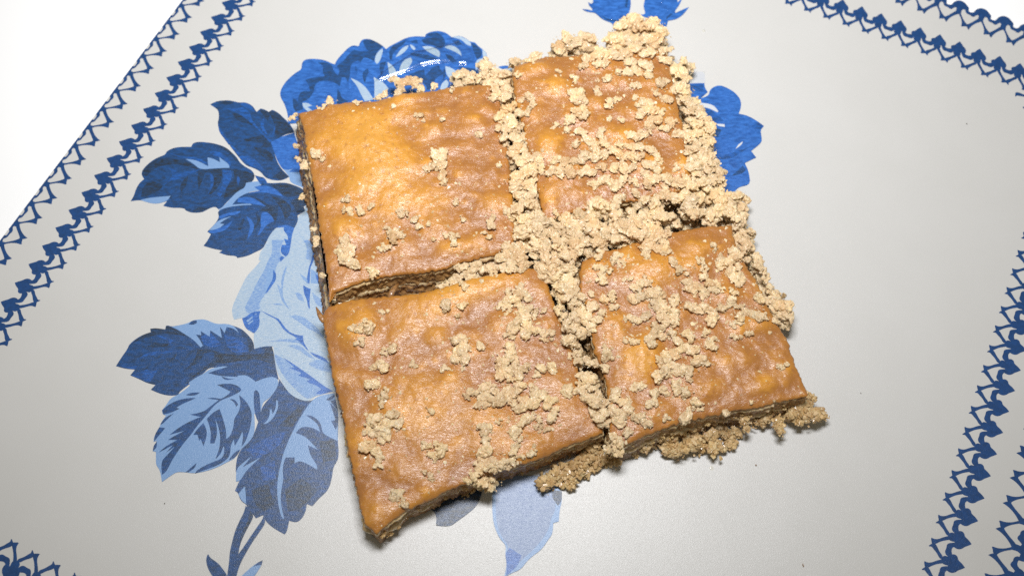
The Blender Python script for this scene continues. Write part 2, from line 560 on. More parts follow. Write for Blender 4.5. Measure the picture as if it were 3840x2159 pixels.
p = Print("leaf_print", "serrated dark blue leaf pointing at the straight rim, with a pale notch along its top")
p.px("navy", ("a", [(510,870),(520,830),(600,785),(700,765),(860,765),(880,715),(960,695),(1080,705),(1200,725),(1330,770),(1420,850),(1480,910),(1520,980),(1600,1040),(1680,1080),(1725,1150),(1700,1235),(1590,1280)]),
     ("b", [(780,110),(760,190),(640,250),(540,350),(460,430),(400,500),(340,535),(290,490),(210,510),(120,560)]),
     ("F", [(756,797),(721,799),(696,790),(691,780),(641,780),(612,772),(627,755),(587,766),(552,760),(527,750),(490,755),(502,735)]),
     ("a", [(110,1330),(160,1250),(220,1200),(180,1140),(200,1070),(300,970),(400,910)]))
for q in ([(190,1130),(210,1070),(300,980),(420,920),(540,915),(680,940),(780,960),(880,1000),(970,1070),(850,1050),(700,1000),(500,1010),(350,1060),(250,1170)],
          [(850,1110),(970,1080),(1200,1060),(1400,1065),(1600,1090),(1720,1150),(1700,1230),(1590,1270),(1560,1360),(1440,1448),(1300,1448),(1340,1300),(1450,1200),(1430,1090),(1280,1080),(1270,1250),(1150,1400),(1080,1420),(1170,1250),(1150,1130),(1050,1110),(960,1350),(940,1200),(960,1110)],
          [(1090,705),(1330,770),(1430,860),(1520,990),(1450,950),(1400,870),(1280,790)], [(700,1300),(760,1200),(820,1160),(790,1300),(720,1380)],
          [(200,1300),(330,1220),(480,1290),(380,1400),(180,1448)]):
    p.px("ink", ("a", q))
p.px("ink", ("b", [(0,500),(150,520),(280,480),(200,505),(110,555),(0,590),(-80,560)]))
for q in ([(530,1040),(620,1060),(700,1130),(820,1090),(970,1085),(820,1150),(700,1200),(560,1230),(460,1300),(600,1180),(600,1100)],
          [(1110,1110),(1170,1170),(1160,1300),(1080,1420),(1130,1290)], [(1280,1075),(1400,1080),(1420,1170),(1350,1300),(1250,1448),(1180,1448),(1280,1300),(1290,1180)],
          [(560,850),(720,900),(900,900),(1060,960),(1080,1020),(980,960),(780,920),(650,890)], [(1100,830),(1250,820),(1400,960),(1390,1040),(1330,960),(1240,900),(1160,890)],
          [(1490,1150),(1530,1210),(1500,1290),(1470,1230)]):
    p.px("blue2", ("a", q))
p.px("sky", ("a", [(780,930),(900,940),(1000,980),(1090,1030),(1080,910),(1160,925),(1250,975),(1240,905),(1300,950),(1370,1000),(1380,1050),(1200,1055),(980,1075),(900,1000)]))
p.px("sky", ("F", [(527,750),(560,742),(640,735),(627,755),(587,766),(552,760)]))
p.px("sky", ("b", [(1040,90),(1020,150),(920,180),(1000,235),(850,250),(780,290),(650,350),(620,420),(850,440),(870,470),(700,475),(560,500),(400,560),(340,545),(400,500),(470,430),(540,350),(640,250),(760,190),(780,110),(900,90)]))
p.px("blue2", ("a", [(1720,1150),(1790,1170),(1850,1180),(1900,1260),(1860,1320),(1800,1280)]))
p.done(tray_ob)

p = Print("pale_rose_print", "large pale blue rose bloom running under the pastry")
p.px("ice", ("b", [(1900,480),(1720,480),(1720,560),(1610,640),(1600,760),(1540,840),(1380,800),(1250,830),(1150,950),(1070,1140),(1000,1220),(980,1340)]),
     ("c", [(500,330),(420,430),(280,570),(200,730),(110,920),(45,1070),(45,1180),(75,1270),(130,1260),(205,1240)]),
     ("d", [(0,180),(60,240),(125,265),(115,380),(140,490),(400,450),(430,720),(480,880),(560,1030),(640,1130),(760,1210),(900,1240),(1000,1160),(1120,1130),(1260,1090),(1420,1100)]),
     ("F", [(1320,1400),(1300,1000)]))
p.px("wash", ("c", [(680,0),(690,200),(600,370),(560,480),(430,700),(330,920),(240,1080),(280,1160),(350,1180),(440,1130),(500,1080),(470,1020),(560,880),(640,760),(740,640),(750,550),(730,470),(800,340),(870,280),(800,200),(820,100),(880,0)]))
p.px("mid", ("b", [(1250,830),(1340,780),(1450,780),(1550,830),(1510,950),(1490,1120),(1460,1250),(1410,1290),(1320,1220),(1350,1100),(1420,1100),(1380,1000),(1450,1020),(1440,940),(1380,880),(1380,820)]))
for t, q in (("mid", [(800,290),(830,260),(890,275),(820,350)]), ("sky", [(620,460),(700,460),(750,540),(745,640),(690,720),(600,850),(560,860),(560,760),(590,640),(600,540)]),
             ("mid", [(700,470),(750,540),(745,640),(690,720),(600,850),(575,850),(640,720),(700,620)]),
             ("mid", [(350,1160),(470,1130),(500,1140),(470,1210),(490,1290),(470,1400),(430,1448),(300,1448),(240,1370),(205,1250),(260,1230)]),
             ("wash", [(270,1290),(430,1170),(440,1190),(300,1310)]), ("wash", [(290,1330),(430,1240),(440,1255),(310,1350)]), ("wash", [(330,1370),(420,1300),(430,1320),(350,1385)]),
             ("mid", [(500,1130),(560,1150),(700,1220),(790,1260),(850,1340),(920,1430),(960,1448),(880,1448),(820,1360),(760,1270),(640,1210)]),
             ("mid", [(1360,200),(1330,220),(1310,330),(1270,440),(1250,560),(1230,680),(1280,700),(1290,580),(1290,450),(1340,350),(1380,220)]),
             ("sky", [(1130,540),(1250,620),(1250,680),(1190,650)]), ("mid", [(1180,720),(1240,760),(1300,780),(1290,880),(1280,1000),(1290,1100),(1260,1080),(1240,950),(1190,850)]),
             ("sky", [(1300,460),(1400,520),(1440,560),(1490,700),(1400,700),(1300,690)]), ("mid", [(1370,540),(1430,580),(1490,710),(1410,690)]),
             ("wash", [(1320,830),(1400,900),(1540,1000),(1540,1120),(1420,1060),(1350,960)]),
             ("wash", [(830,600),(900,430),(920,430),(870,620),(850,820),(860,930),(960,1100),(940,1100),(830,960),(790,800),(760,700),(830,770)]),
             ("wash", [(690,1020),(830,1010),(860,1040),(740,1040)]), ("wash", [(960,1210),(1100,1190),(1250,1270),(1400,1400),(1448,1448),(1300,1448),(1150,1330)]),
             ("wash", [(1050,830),(1150,850),(1200,980),(1100,960)]), ("wash", [(1180,0),(1340,0),(1360,150),(1300,330),(1220,300),(1250,120)])):
    p.px(t, ("c", q))
for t, q in (("mid", [(100,0),(195,0),(205,110),(170,220),(125,265),(60,225),(0,160),(0,100),(60,160),(120,120)]),
             ("mid", [(430,40),(480,60),(525,120),(540,170),(590,220),(680,270),(760,295),(825,295),(830,380),(860,440),(910,520),(870,490),(810,420),(740,390),(640,370),(740,340),(700,310),(590,250),(520,180),(500,110)]),
             ("mid", [(920,530),(1000,560),(1130,610),(1170,650),(1200,700),(1100,650),(980,590)]),
             ("wash", [(310,390),(500,350),(700,340),(800,400),(700,400),(480,370)]), ("wash", [(900,700),(1000,640),(1180,680),(1230,830),(1100,800),(980,760)]),
             ("sky", [(980,640),(1100,640),(1200,700),(1220,780),(1120,740)]),
             ("wash", [(600,440),(760,420),(900,540),(1000,640),(900,600),(760,500)]), ("wash", [(850,100),(1000,180),(1120,300),(1110,330),(980,230),(860,170)]),
             ("wash", [(420,560),(540,620),(640,690),(800,780),(960,890),(1100,1000),(1250,1090),(1130,1130),(1000,1160),(900,1200),(830,1170),(700,1050),(560,900),(480,760),(430,660)]),
             ("mid", [(540,610),(640,670),(800,780),(960,890),(1100,1000),(1250,1090),(1130,1130),(1000,1130),(1090,1060),(1000,1000),(860,960),(930,920),(760,870),(800,830),(640,760),(700,750)]),
             ("sky", [(640,830),(780,870),(900,960),(980,1050),(900,1140),(890,1200),(800,1100),(850,1030),(740,960)])):
    p.px(t, ("d", q))
p.done(tray_ob)

p = Print("leaf_print", "dark blue leaf overlapping the pale rose bloom")
p.px("navy", ("b", [(1030,100),(1090,110),(1200,120),(1400,105),(1550,150),(1690,210),(1760,320),(1775,450),(1700,490),(1720,560),(1600,630),(1610,690),(1590,760),(1550,830),(1450,780),(1340,790),(1250,830),(1160,940),(1100,1060),(1050,1160),(940,1210),(800,1280),(640,1310),(620,1275),(480,1270),(350,1225),(400,1190),(240,1160),(100,1115),(160,1040),(220,930),(160,890),(300,750),(350,650),(330,600),(340,555),(480,500),(700,470),(870,465),(850,440),(560,460),(650,350),(800,270),(1000,240),(910,180),(1020,150)]))
p.px("sky", ("b", [(550,645),(420,680),(330,720),(260,790),(190,870),(280,860),(340,850),(430,770),(360,760),(440,700)]))
for q in ([(1180,150),(1400,110),(1600,170),(1700,220),(1760,440),(1700,490),(1720,560),(1590,600),(1550,500),(1480,420),(1700,300),(1400,350),(1300,230)],
          [(1180,320),(1350,360),(1500,480),(1500,600),(1400,720),(1380,600),(1280,430)], [(900,340),(1050,390),(1150,480),(1290,470),(1290,620),(1240,780),(1220,680),(1130,570),(980,560),(1080,500)],
          [(930,600),(1000,640),(1010,740),(920,850),(880,840),(970,740)], [(640,830),(700,740),(720,680),(760,690),(700,860),(660,870)]):
    p.px("ink", ("b", q))
for q in ([(910,180),(1030,150),(1200,180),(1330,280),(1380,340),(1250,300),(1050,260),(800,285),(1000,240)], [(650,360),(800,330),(950,380),(1100,490),(900,450),(640,420)],
          [(1030,590),(1100,570),(1190,640),(1230,720),(1100,780),(1010,930),(960,950),(1020,820),(1010,700)], [(780,640),(860,690),(920,800),(870,930),(800,1010),(820,900),(850,800)],
          [(340,650),(480,590),(700,560),(640,620),(480,640),(380,690)], [(170,890),(400,820),(560,720),(480,860),(260,930)]):
    p.px("mid", ("b", q))
p.done(tray_ob)

p = Print("leaf_print", "dark leaf with a pale folded top edge, lying along the foot of the pale bloom")
p.px("navy", ("e", [(60,750),(150,610),(230,500),(250,440),(340,360),(460,290),(570,255),(560,205),(640,195),(780,215),(790,165),(820,155),(870,175),(960,160),(1100,130),(1180,85),(1240,75),(1330,65),(1420,90),(1530,140),(1680,130),(1800,170),(1900,210),(1990,290),(2070,390),(2085,500),(2150,480),(2250,460),(2340,460),(2370,560),(2390,720),(2420,860),(2440,940),(2100,975),(1850,880),(1700,780),(1430,760),(1330,870),(1200,930),(1120,1000),(1140,1010),(980,1130),(980,1170),(860,1185),(720,1160),(570,1095),(640,1025),(520,1000),(400,940),(270,885),(340,800),(200,790)]))
for q in ([(560,205),(640,195),(780,215),(800,160),(870,185),(990,240),(1100,310),(1000,300),(880,290),(740,270),(640,300),(520,330),(380,370),(250,460),(350,370),(470,290),(570,255)],
          [(1250,510),(1380,500),(1500,520),(1600,560),(1800,595),(2000,580),(2230,570),(2240,490),(2340,460),(2370,560),(2385,735),(2250,690),(2140,650),(1950,670),(1700,700),(1500,740),(1380,800),(1250,890),(1100,960),(1300,810),(1450,700),(1500,620),(1500,550),(1350,560),(1300,680),(1150,760),(1020,850),(1120,760),(1220,650)],
          [(950,570),(930,640),(830,710),(860,640)], [(1900,210),(2000,310),(2075,400),(2080,500),(2010,560),(1990,400),(1960,290)], [(640,400),(840,430),(780,480),(500,470)]):
    p.px("ink", ("e", q))
for q in ([(620,300),(760,300),(900,380),(860,420),(800,370)], [(500,560),(700,530),(1000,520),(1200,510),(900,545),(700,570),(560,600),(400,640)],
          [(280,885),(500,800),(700,760),(640,860),(560,980),(400,930)], [(100,740),(250,760),(380,740),(330,800),(200,785)],
          [(1300,320),(1440,250),(1500,330),(1620,440),(1480,480),(1340,440)], [(1640,280),(1800,330),(1960,420),(1990,540),(1800,570),(1680,460)]):
    p.px("blue2", ("e", q))
p.px("sky", ("e", [(870,180),(960,160),(1100,130),(1180,85),(1240,75),(1330,65),(1420,90),(1530,140),(1680,130),(1800,170),(1860,270),(1780,200),(1680,180),(1650,270),(1580,170),(1610,340),(1520,280),(1440,230),(1430,320),(1300,240),(1310,300),(1230,290),(1290,370),(1330,450),(1300,480),(1200,370),(1060,280),(950,210)]))
p.px("navy", ("e", [(1120,140),(1170,90),(1240,80),(1245,120),(1190,150)]))
p.done(tray_ob)

p = Print("leaf_print", "broad drooping leaf with a pale midrib, between the pale bloom and the stem")
p.px("navy", ("g", [(500,0),(520,30),(580,120),(660,180),(780,210),(860,150),(1000,130),(1010,190),(1035,290),(1035,420),(1030,560),(1040,660),(1030,740),(990,790),(980,880),(960,960),(930,1020),(860,1080),(800,1150),(750,1130),(740,1200),(700,1270),(650,1300),(590,1280),(570,1380),(550,1405),(450,1350),(380,1290),(355,1230),(290,1260),(260,1220),(210,1170),(210,1140),(150,1100),(130,1030),(100,1010),(150,900),(105,860),(110,760),(130,680),(170,620),(240,560),(280,480),(330,330),(350,240),(440,150),(490,60)]))
for q in ([(550,1000),(700,900),(850,1000),(700,1180),(580,1200)], [(250,1000),(400,950),(460,1150),(360,1200),(280,1140)], [(500,420),(660,260),(740,240),(620,440)], [(860,560),(1000,560),(1020,720),(900,760)]):
    p.px("ink", ("g", q))
for q in ([(200,640),(400,520),(560,480),(500,620),(300,720)], [(330,800),(460,740),(470,900),(350,930)]):
    p.px("blue2", ("g", q))
for q in ([(780,210),(860,150),(1000,130),(1010,190),(960,200),(1035,290),(1030,400),(1030,560),(960,530),(890,490),(880,400),(800,330),(740,330),(790,360),(850,410),(870,480),(800,440),(700,430),(650,490),(740,520),(850,640),(760,600),(780,690),(850,790),(840,820),(760,770),(690,740),(640,760),(640,710),(560,710),(540,760),(530,840),(540,900),(520,1000),(510,1100),(545,1270),(520,1250),(490,1130),(480,1000),(490,880),(530,700),(570,590),(620,480),(690,350)],
          [(355,410),(400,370),(420,300),(410,250),(430,270),(440,320),(470,270),(475,190),(490,200),(490,270),(450,350),(400,400)],
          [(110,820),(160,770),(250,700),(170,800),(330,710),(200,830),(150,920),(110,930)], [(130,1040),(190,970),(200,1050),(200,1130),(160,1100)]):
    p.px("sky", ("g", q))
p.px("navy", ("g", [(920,190),(1000,140),(1000,170),(960,200)]))
p.px("navy", ("g", [(960,220),(1010,260),(1035,330),(1030,430),(1010,460),(970,380),(1010,370)]))
p.done(tray_ob)

p = Print("leaf_print", "pale blue leaf with navy veins, pointing at the lace corner")
p.px("sky", ("f", [(150,1405),(200,1370),(270,1320),(330,1285),(430,1290),(540,1305),(700,1270),(830,1220),(920,1170),(1010,1130),(1070,1030),(1120,990),(1210,900),(1250,800),(1240,600),(1320,580),(1340,460),(1420,420),(1510,300),(1530,210),(1480,165),(1380,170),(1250,220),(1190,170),(1100,130),(1040,140),(850,150),(700,120),(930,45),(860,40),(720,70),(640,130),(560,170),(470,230),(480,270),(420,320),(350,370),(250,420),(200,500),(150,560),(160,610),(200,620),(130,720),(120,780),(60,860),(50,930),(90,920),(50,1000),(40,1040),(80,1050),(80,1150),(80,1200),(130,1270)]))
p.px("navy", ("e", [(1410,855),(1550,800),(1700,770),(1850,700),(2050,660),(2200,690),(2380,740),(2440,950),(2400,900),(2250,920),(2100,980),(2040,920),(1950,880),(1840,890),(1840,910),(1620,900),(1560,890)]))
for q in ([(800,260),(900,245),(990,250),(1060,280),(1090,320),(1060,350),(960,400),(850,440),(760,510),(690,600),(640,660),(560,750),(500,840),(430,920),(340,1040),(270,1150),(200,1290),(150,1320),(140,1160),(220,1080),(300,990),(200,1060),(280,970),(110,1060),(200,980),(330,910),(220,910),(300,860),(420,800),(240,850),(340,770),(440,710),(570,650),(610,640),(480,610),(640,580),(740,500),(820,440),(680,420),(770,410),(850,430),(940,370),(960,340),(880,300)],
          [(430,380),(500,350),(600,350),(560,380),(480,390)], [(150,560),(220,500),(330,440),(460,415),(550,415),(480,450),(400,480),(320,530),(360,540),(260,590),(170,610)],
          [(130,730),(180,650),(290,595),(220,660),(160,720)], [(60,900),(70,840),(120,760),(190,770),(130,840),(60,925)], [(45,1040),(50,980),(90,930),(90,1000)],
          [(680,660),(760,580),(830,545),(870,650),(910,800),(910,900),(960,860),(1000,740),(1000,660),(1060,580),(1080,470),(1060,380),(1110,420),(1170,490),(1210,580),(1210,690),(1170,850),(1130,940),(1090,990),(1110,870),(1100,810),(1060,900),(1010,980),(1000,900),(960,980),(960,1060),(930,1130),(830,1200),(700,1250),(540,1305),(560,1270),(640,1220),(750,1170),(860,1130),(890,1050),(880,980),(840,1080),(780,1140),(830,1010),(840,880),(820,760),(780,660),(800,760),(800,860),(770,950),(720,950),(730,830),(710,740)],
          [(520,850),(570,780),(640,710),(680,790),(680,870),(640,985),(610,900),(590,920),(570,850)], [(430,1290),(500,1230),(560,1180),(540,1240),(470,1290)],
          [(950,430),(1010,430),(1050,490),(1030,520),(1000,460)], [(940,1150),(1000,1060),(1070,1020),(1060,1060),(1010,1120)],
          [(1230,340),(1260,320),(1300,350),(1310,470),(1320,600),(1420,430),(1480,400),(1450,520),(1400,600),(1350,700),(1300,720),(1240,600)],
          [(850,160),(950,190),(1010,190),(900,210)]):
    p.px("navy", ("f", q))
p.done(tray_ob)

p = Print("stem_print", "forked dark blue stem with two leaflets at the near edge")
p.px("navy", ("h", [(880,170),(960,240),(1020,330),(1000,420),(900,600),(830,740),(770,900),(745,1050),(830,940),(960,740),(1100,540),(1190,410),(1210,330),(1245,480),(1140,630),(1000,830),(900,1000),(810,1160),(740,1330),(700,1500),(535,1500),(580,1200),(590,1020),(640,800),(690,620),(780,420),(850,290)]))
p.px("ink", ("h", [(960,260),(1020,340),(1000,420),(900,600),(830,740),(770,880),(780,740),(860,560),(930,420)]))
p.px("navy", ("h", [(200,1045),(240,1120),(370,1200),(460,1310),(540,1420),(540,1500),(310,1500),(200,1320),(165,1200),(165,1110)]))
p.px("sky", ("h", [(1190,1155),(1170,1240),(1110,1340),(1040,1448),(960,1500),(760,1500),(880,1370),(1000,1270),(1100,1200)]))
p.px("navy", ("h", [(1190,1155),(1170,1240),(1100,1250),(1020,1270),(1100,1200)]))
p.done(tray_ob)

p = Print("blue_rose_print", "bright blue rose showing behind the bare pastry square")
p.px("bright", ("i", [(180,1560),(170,1410),(120,1250),(50,1130),(45,1050),(100,930),(200,820),(300,740),(390,690),(390,600),(430,540),(520,520),(700,530),(800,560),(880,600),(920,610),(950,540),(1050,430),(1140,340),(1210,305),(1300,320),(1330,240),(1380,205),(1480,205),(1600,260),(1690,320),(1740,370)]),
     ("j", [(230,380),(280,340),(400,280),(550,200),(700,170),(880,180),(890,130),(1000,90),(1100,80),(1200,100),(1270,140),(1330,190),(1450,160),(1560,200),(1650,270),(1720,270),(1780,340),(1850,390),(1920,450),(1930,530),(1900,590),(1800,700),(1780,780),(1800,1300),(300,1500)]))
for t, q in (("navy", [(450,860),(560,820),(760,800),(720,720),(740,640),(640,575),(760,580),(870,610),(900,720),(970,790),(1000,700),(950,640),(1060,560),(1140,450),(1230,375),(1330,410),(1450,400),(1380,300),(1370,230),(1480,205),(1600,260),(1690,320),(1600,400),(1560,500),(1540,560),(1480,520),(1380,500),(1330,580),(1290,550),(1200,580),(1160,680),(1170,760),(1130,900),(1090,820),(1030,820),(1000,960),(900,890),(780,870),(660,880),(590,960),(590,1050),(500,1170),(400,1210),(410,1330),(300,1370),(250,1300),(250,1140),(330,1200),(350,1080),(420,1030),(520,1040),(510,960)]),
             ("navy", [(960,1000),(1010,1060),(1020,1140),(1140,1200),(950,1280)]), ("blue2", [(1240,620),(1290,680),(1270,780),(1240,700)]),
             ("navy", [(1370,720),(1440,680),(1470,720),(1420,820),(1400,920),(1360,820)]), ("navy", [(1640,590),(1740,560),(1700,700),(1660,790),(1630,700)]),
             ("mid", [(600,960),(700,900),(820,900),(930,980),(900,1080),(760,1040),(640,1080)]), ("mid", [(1140,900),(1200,880),(1290,980),(1360,1180),(1240,1200),(1160,1060)]),
             ("ice", [(400,1230),(470,1220),(560,1270),(480,1290),(580,1360),(540,1400),(420,1310)]), ("ice", [(1170,830),(1280,870),(1400,960),(1480,1070),(1540,1170),(1400,1200),(1340,1100),(1280,960)]),
             ("ice", [(1680,355),(1690,400),(1640,560),(1590,610),(1555,560),(1570,470),(1620,400)]), ("ice", [(1540,810),(1600,850),(1700,900),(1780,1000),(1700,1080),(1550,1170),(1560,950)])):
    p.px(t, ("i", q))
for t, q in (("navy", [(270,370),(440,280),(560,240),(520,310),(420,370),(330,470),(310,580),(270,560)]), ("navy", [(630,260),(740,230),(760,300),(650,290)]),
             ("navy", [(900,140),(1000,110),(1100,110),(1200,200),(1230,300),(1180,370),(1100,370),(1000,320),(860,310),(820,230),(900,200),(1000,200)]),
             ("navy", [(620,450),(760,470),(900,480),(1090,560),(900,570),(800,530),(640,500)]), ("navy", [(1220,470),(1330,500),(1420,600),(1340,620),(1250,540)]),
             ("navy", [(560,850),(800,740),(1200,650),(1240,860),(1150,950),(1030,1080),(920,1080),(880,980),(780,920)]), ("navy", [(1670,290),(1760,330),(1850,430),(1830,520),(1760,560),(1700,440)]),
             ("navy", [(1430,690),(1720,720),(1800,760),(1680,830),(1560,780)]), ("navy", [(1330,250),(1450,240),(1500,310),(1420,330)]), ("mid", [(340,540),(440,560),(430,780),(380,740)]),
             ("ice", [(380,530),(430,440),(520,350),(600,325),(580,390),(470,490)]), ("ice", [(620,310),(680,330),(720,390),(690,410),(640,370)]),
             ("ice", [(830,350),(930,335),(1050,370),(1140,440),(1120,530),(1010,480),(900,420)]), ("ice", [(440,780),(460,660),(540,560),(640,535),(670,600),(600,700),(520,800),(440,830)]),
             ("ice", [(240,610),(320,660),(390,760),(410,850),(280,880)]), ("ice", [(1200,360),(1290,320),(1400,350),(1480,430),(1500,510),(1400,440)]),
             ("ice", [(1220,680),(1310,700),(1400,760),(1330,900),(1240,840)]), ("ice", [(1130,1080),(1160,970),(1240,910),(1290,960),(1240,1080)]),
             ("ice", [(1340,190),(1450,165),(1560,210),(1650,270),(1660,340),(1580,320),(1500,230)]), ("ice", [(1760,570),(1860,540),(1850,400),(1920,450),(1920,560),(1800,640),(1740,760),(1730,640)]),
             ("ice", [(20,950),(160,940),(250,1080),(150,1160),(20,1260)]), ("bright", [(860,720),(1010,700),(880,840)]), ("bright", [(1110,660),(1220,650),(1190,780),(1150,760)]),
             ("bright", [(1060,880),(1180,820),(1200,870),(1080,1060),(1030,960)]),
             ("bright", [(2120,690),(2250,665),(2350,690),(2280,720),(2180,730)]), ("ice", [(2280,720),(2353,690),(2353,760),(2200,760)])):
    p.px(t, ("j", q))
p.done(tray_ob)

p = Print("rosebud_print", "blue rosebud with curling sepals at the far side, nearer the bare pastry square")
p.px("bright", ("k", [(360,-60),(380,70),(330,100),(265,60),(280,130),(360,210),(350,250),(270,225),(135,215),(200,260),(300,285),(400,290),(460,330),(540,410),(640,470),(800,520),(820,620),(860,715),(900,710),(1040,600),(1110,430),(1130,370),(1180,250),(1205,100),(1190,-60)]))
p.px("navy", ("k", [(560,350),(700,430),(860,460),(980,440),(960,490),(780,490),(640,450)]))
p.px("navy", ("k", [(1100,-20),(1150,0),(1120,180),(1070,160)]))
p.px("mid", ("k", [(640,170),(860,200),(1000,330),(900,430),(700,400),(560,330)]))
p.done(tray_ob)
p = Print("rosebud_print", "blue rosebud behind the tallest crumb heap")
p.px("bright", ("k", [(1530,-60),(1490,80),(1480,170),(1520,290),(1500,330),(1420,340),(1290,300),(1360,360),(1500,380),(1540,400),(1510,440),(1640,460),(1720,480),(1830,440),(1850,520),(1900,620),(1930,685),(1990,590),(2020,470),(2200,440),(2350,340),(2480,170),(2350,220),(2180,300),(2170,250),(2260,140),(2350,-60),(2230,70),(2220,-60)]))
p.px("navy", ("k", [(1990,380),(2090,300),(2120,330),(2050,380),(1980,450)]))
p.px("mid", ("k", [(1600,310),(1720,200),(1900,220),(1950,330),(1800,400),(1640,400)]))
p.done(tray_ob)

p = Print("blue_rose_print", "bright blue rose beside the crumb-heaped pastry edge")
p.px("bright", ("l", [(60,260),(100,220),(180,210),(290,210),(300,270),(330,310),(250,380),(340,350),(350,290),(400,250),(470,235),(570,280),(640,330),(690,400),(690,480),(665,545),(760,565),(860,620),(940,680),(900,720),(915,800),(915,860),(800,950),(855,1020),(730,1080),(770,1160),(790,1270),(770,1320),(660,1340),(600,1420),(480,1448),(300,1448),(60,800)]))
for t, q in (("pale", [(60,120),(160,95),(295,90),(300,215),(180,215),(90,225)]), ("blue2", [(260,470),(340,490),(440,560),(500,620),(420,640),(310,610)]),
             ("mid", [(580,780),(700,720),(820,700),(870,760),(760,800)]), ("mid", [(490,1250),(620,1220),(740,1150),(790,1270),(660,1340),(590,1420),(500,1380)]),
             ("blue2", [(410,1030),(620,960),(800,900),(700,960),(560,1050)]), ("mid", [(360,310),(450,240),(540,290),(620,340),(640,450),(560,560),(500,420),(400,350)]),
             ("navy", [(400,690),(480,720),(440,800),(540,780),(410,800)]), ("navy", [(590,1220),(710,1110),(740,1160),(700,1200)]), ("blue2", [(860,640),(935,680),(890,720),(800,690)]),
             ("mid", [(420,820),(600,840),(680,860),(560,1000),(430,980)]), ("blue2", [(120,240),(280,220),(280,300),(160,290)]),
             ("white", [(190,405),(260,430),(330,435),(400,460),(445,520),(430,530),(330,480),(240,475),(190,450)]), ("white", [(420,655),(510,660),(515,690),(440,680)]), ("white", [(630,930),(660,880),(710,845),(700,880)])):
    p.px(t, ("l", q))
p.done(tray_ob)

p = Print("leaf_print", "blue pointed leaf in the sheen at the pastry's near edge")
p.px("sky", ("m", [(925,150),(925,290),(920,450),(920,640),(940,780),(980,890),(1030,980),(1100,1050),(1085,1160),(1110,1300),(1070,1470),(1160,1410),(1290,1360),(1370,1250),(1450,1180),(1560,1100),(1640,980),(1700,900),(1710,760),(1780,740),(1790,600),(1820,480),(1820,400),(1780,300),(1700,150)]))  # glare over the darker leaf is painted into these pale tones
p.px("glare_blue", ("m", [(960,150),(960,480),(970,760),(1040,940),(1130,1050),(1120,1180),(1140,1300),(1240,1300),(1340,1200),(1440,1120),(1580,960),(1660,820),(1680,700),(1740,600),(1740,400),(1690,250),(1600,150)]))
p.px("glare_blue", ("m", [(1200,250),(1500,250),(1560,500),(1520,760),(1300,960),(1180,800),(1120,500)]))
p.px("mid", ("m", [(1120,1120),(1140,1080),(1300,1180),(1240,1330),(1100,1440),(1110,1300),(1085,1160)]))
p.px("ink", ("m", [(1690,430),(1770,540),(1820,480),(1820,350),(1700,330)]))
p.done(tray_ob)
p = Print("leaf_print", "tip of a navy leaf mostly hidden under the sharp-cornered pastry square")
p.px("ink", ("m", [(110,570),(200,640),(190,790),(260,800),(380,800),(460,740),(600,640),(720,540),(790,370),(800,200),(100,400)]))
p.done(tray_ob)

# ------------------------------------------------------------------ the four baklava squares
H = 10.5


def resample(pts, n):
    pts = [np.array(q, float) for q in pts]
    d = [0.0]
    for a, b in zip(pts, pts[1:]):
        d.append(d[-1] + float(np.linalg.norm(b - a)))
    t = np.linspace(0, d[-1], n)
    return np.stack([np.interp(t, d, [q[k] for q in pts]) for k in (0, 1)], axis=1)


def nz(x, y, z=0.0, s=1.0):
    return noise.noise(Vector((x * s, y * s, z)))


def fbm(x, y, z, s, o=3):
    v, a = 0.0, 1.0
    for k in range(o):
        v += a * noise.noise(Vector((x * s, y * s, z + 17.0 * k)))
        s *= 2.1
        a *= 0.5
    return v


NS = 150
CRUSTS = {}


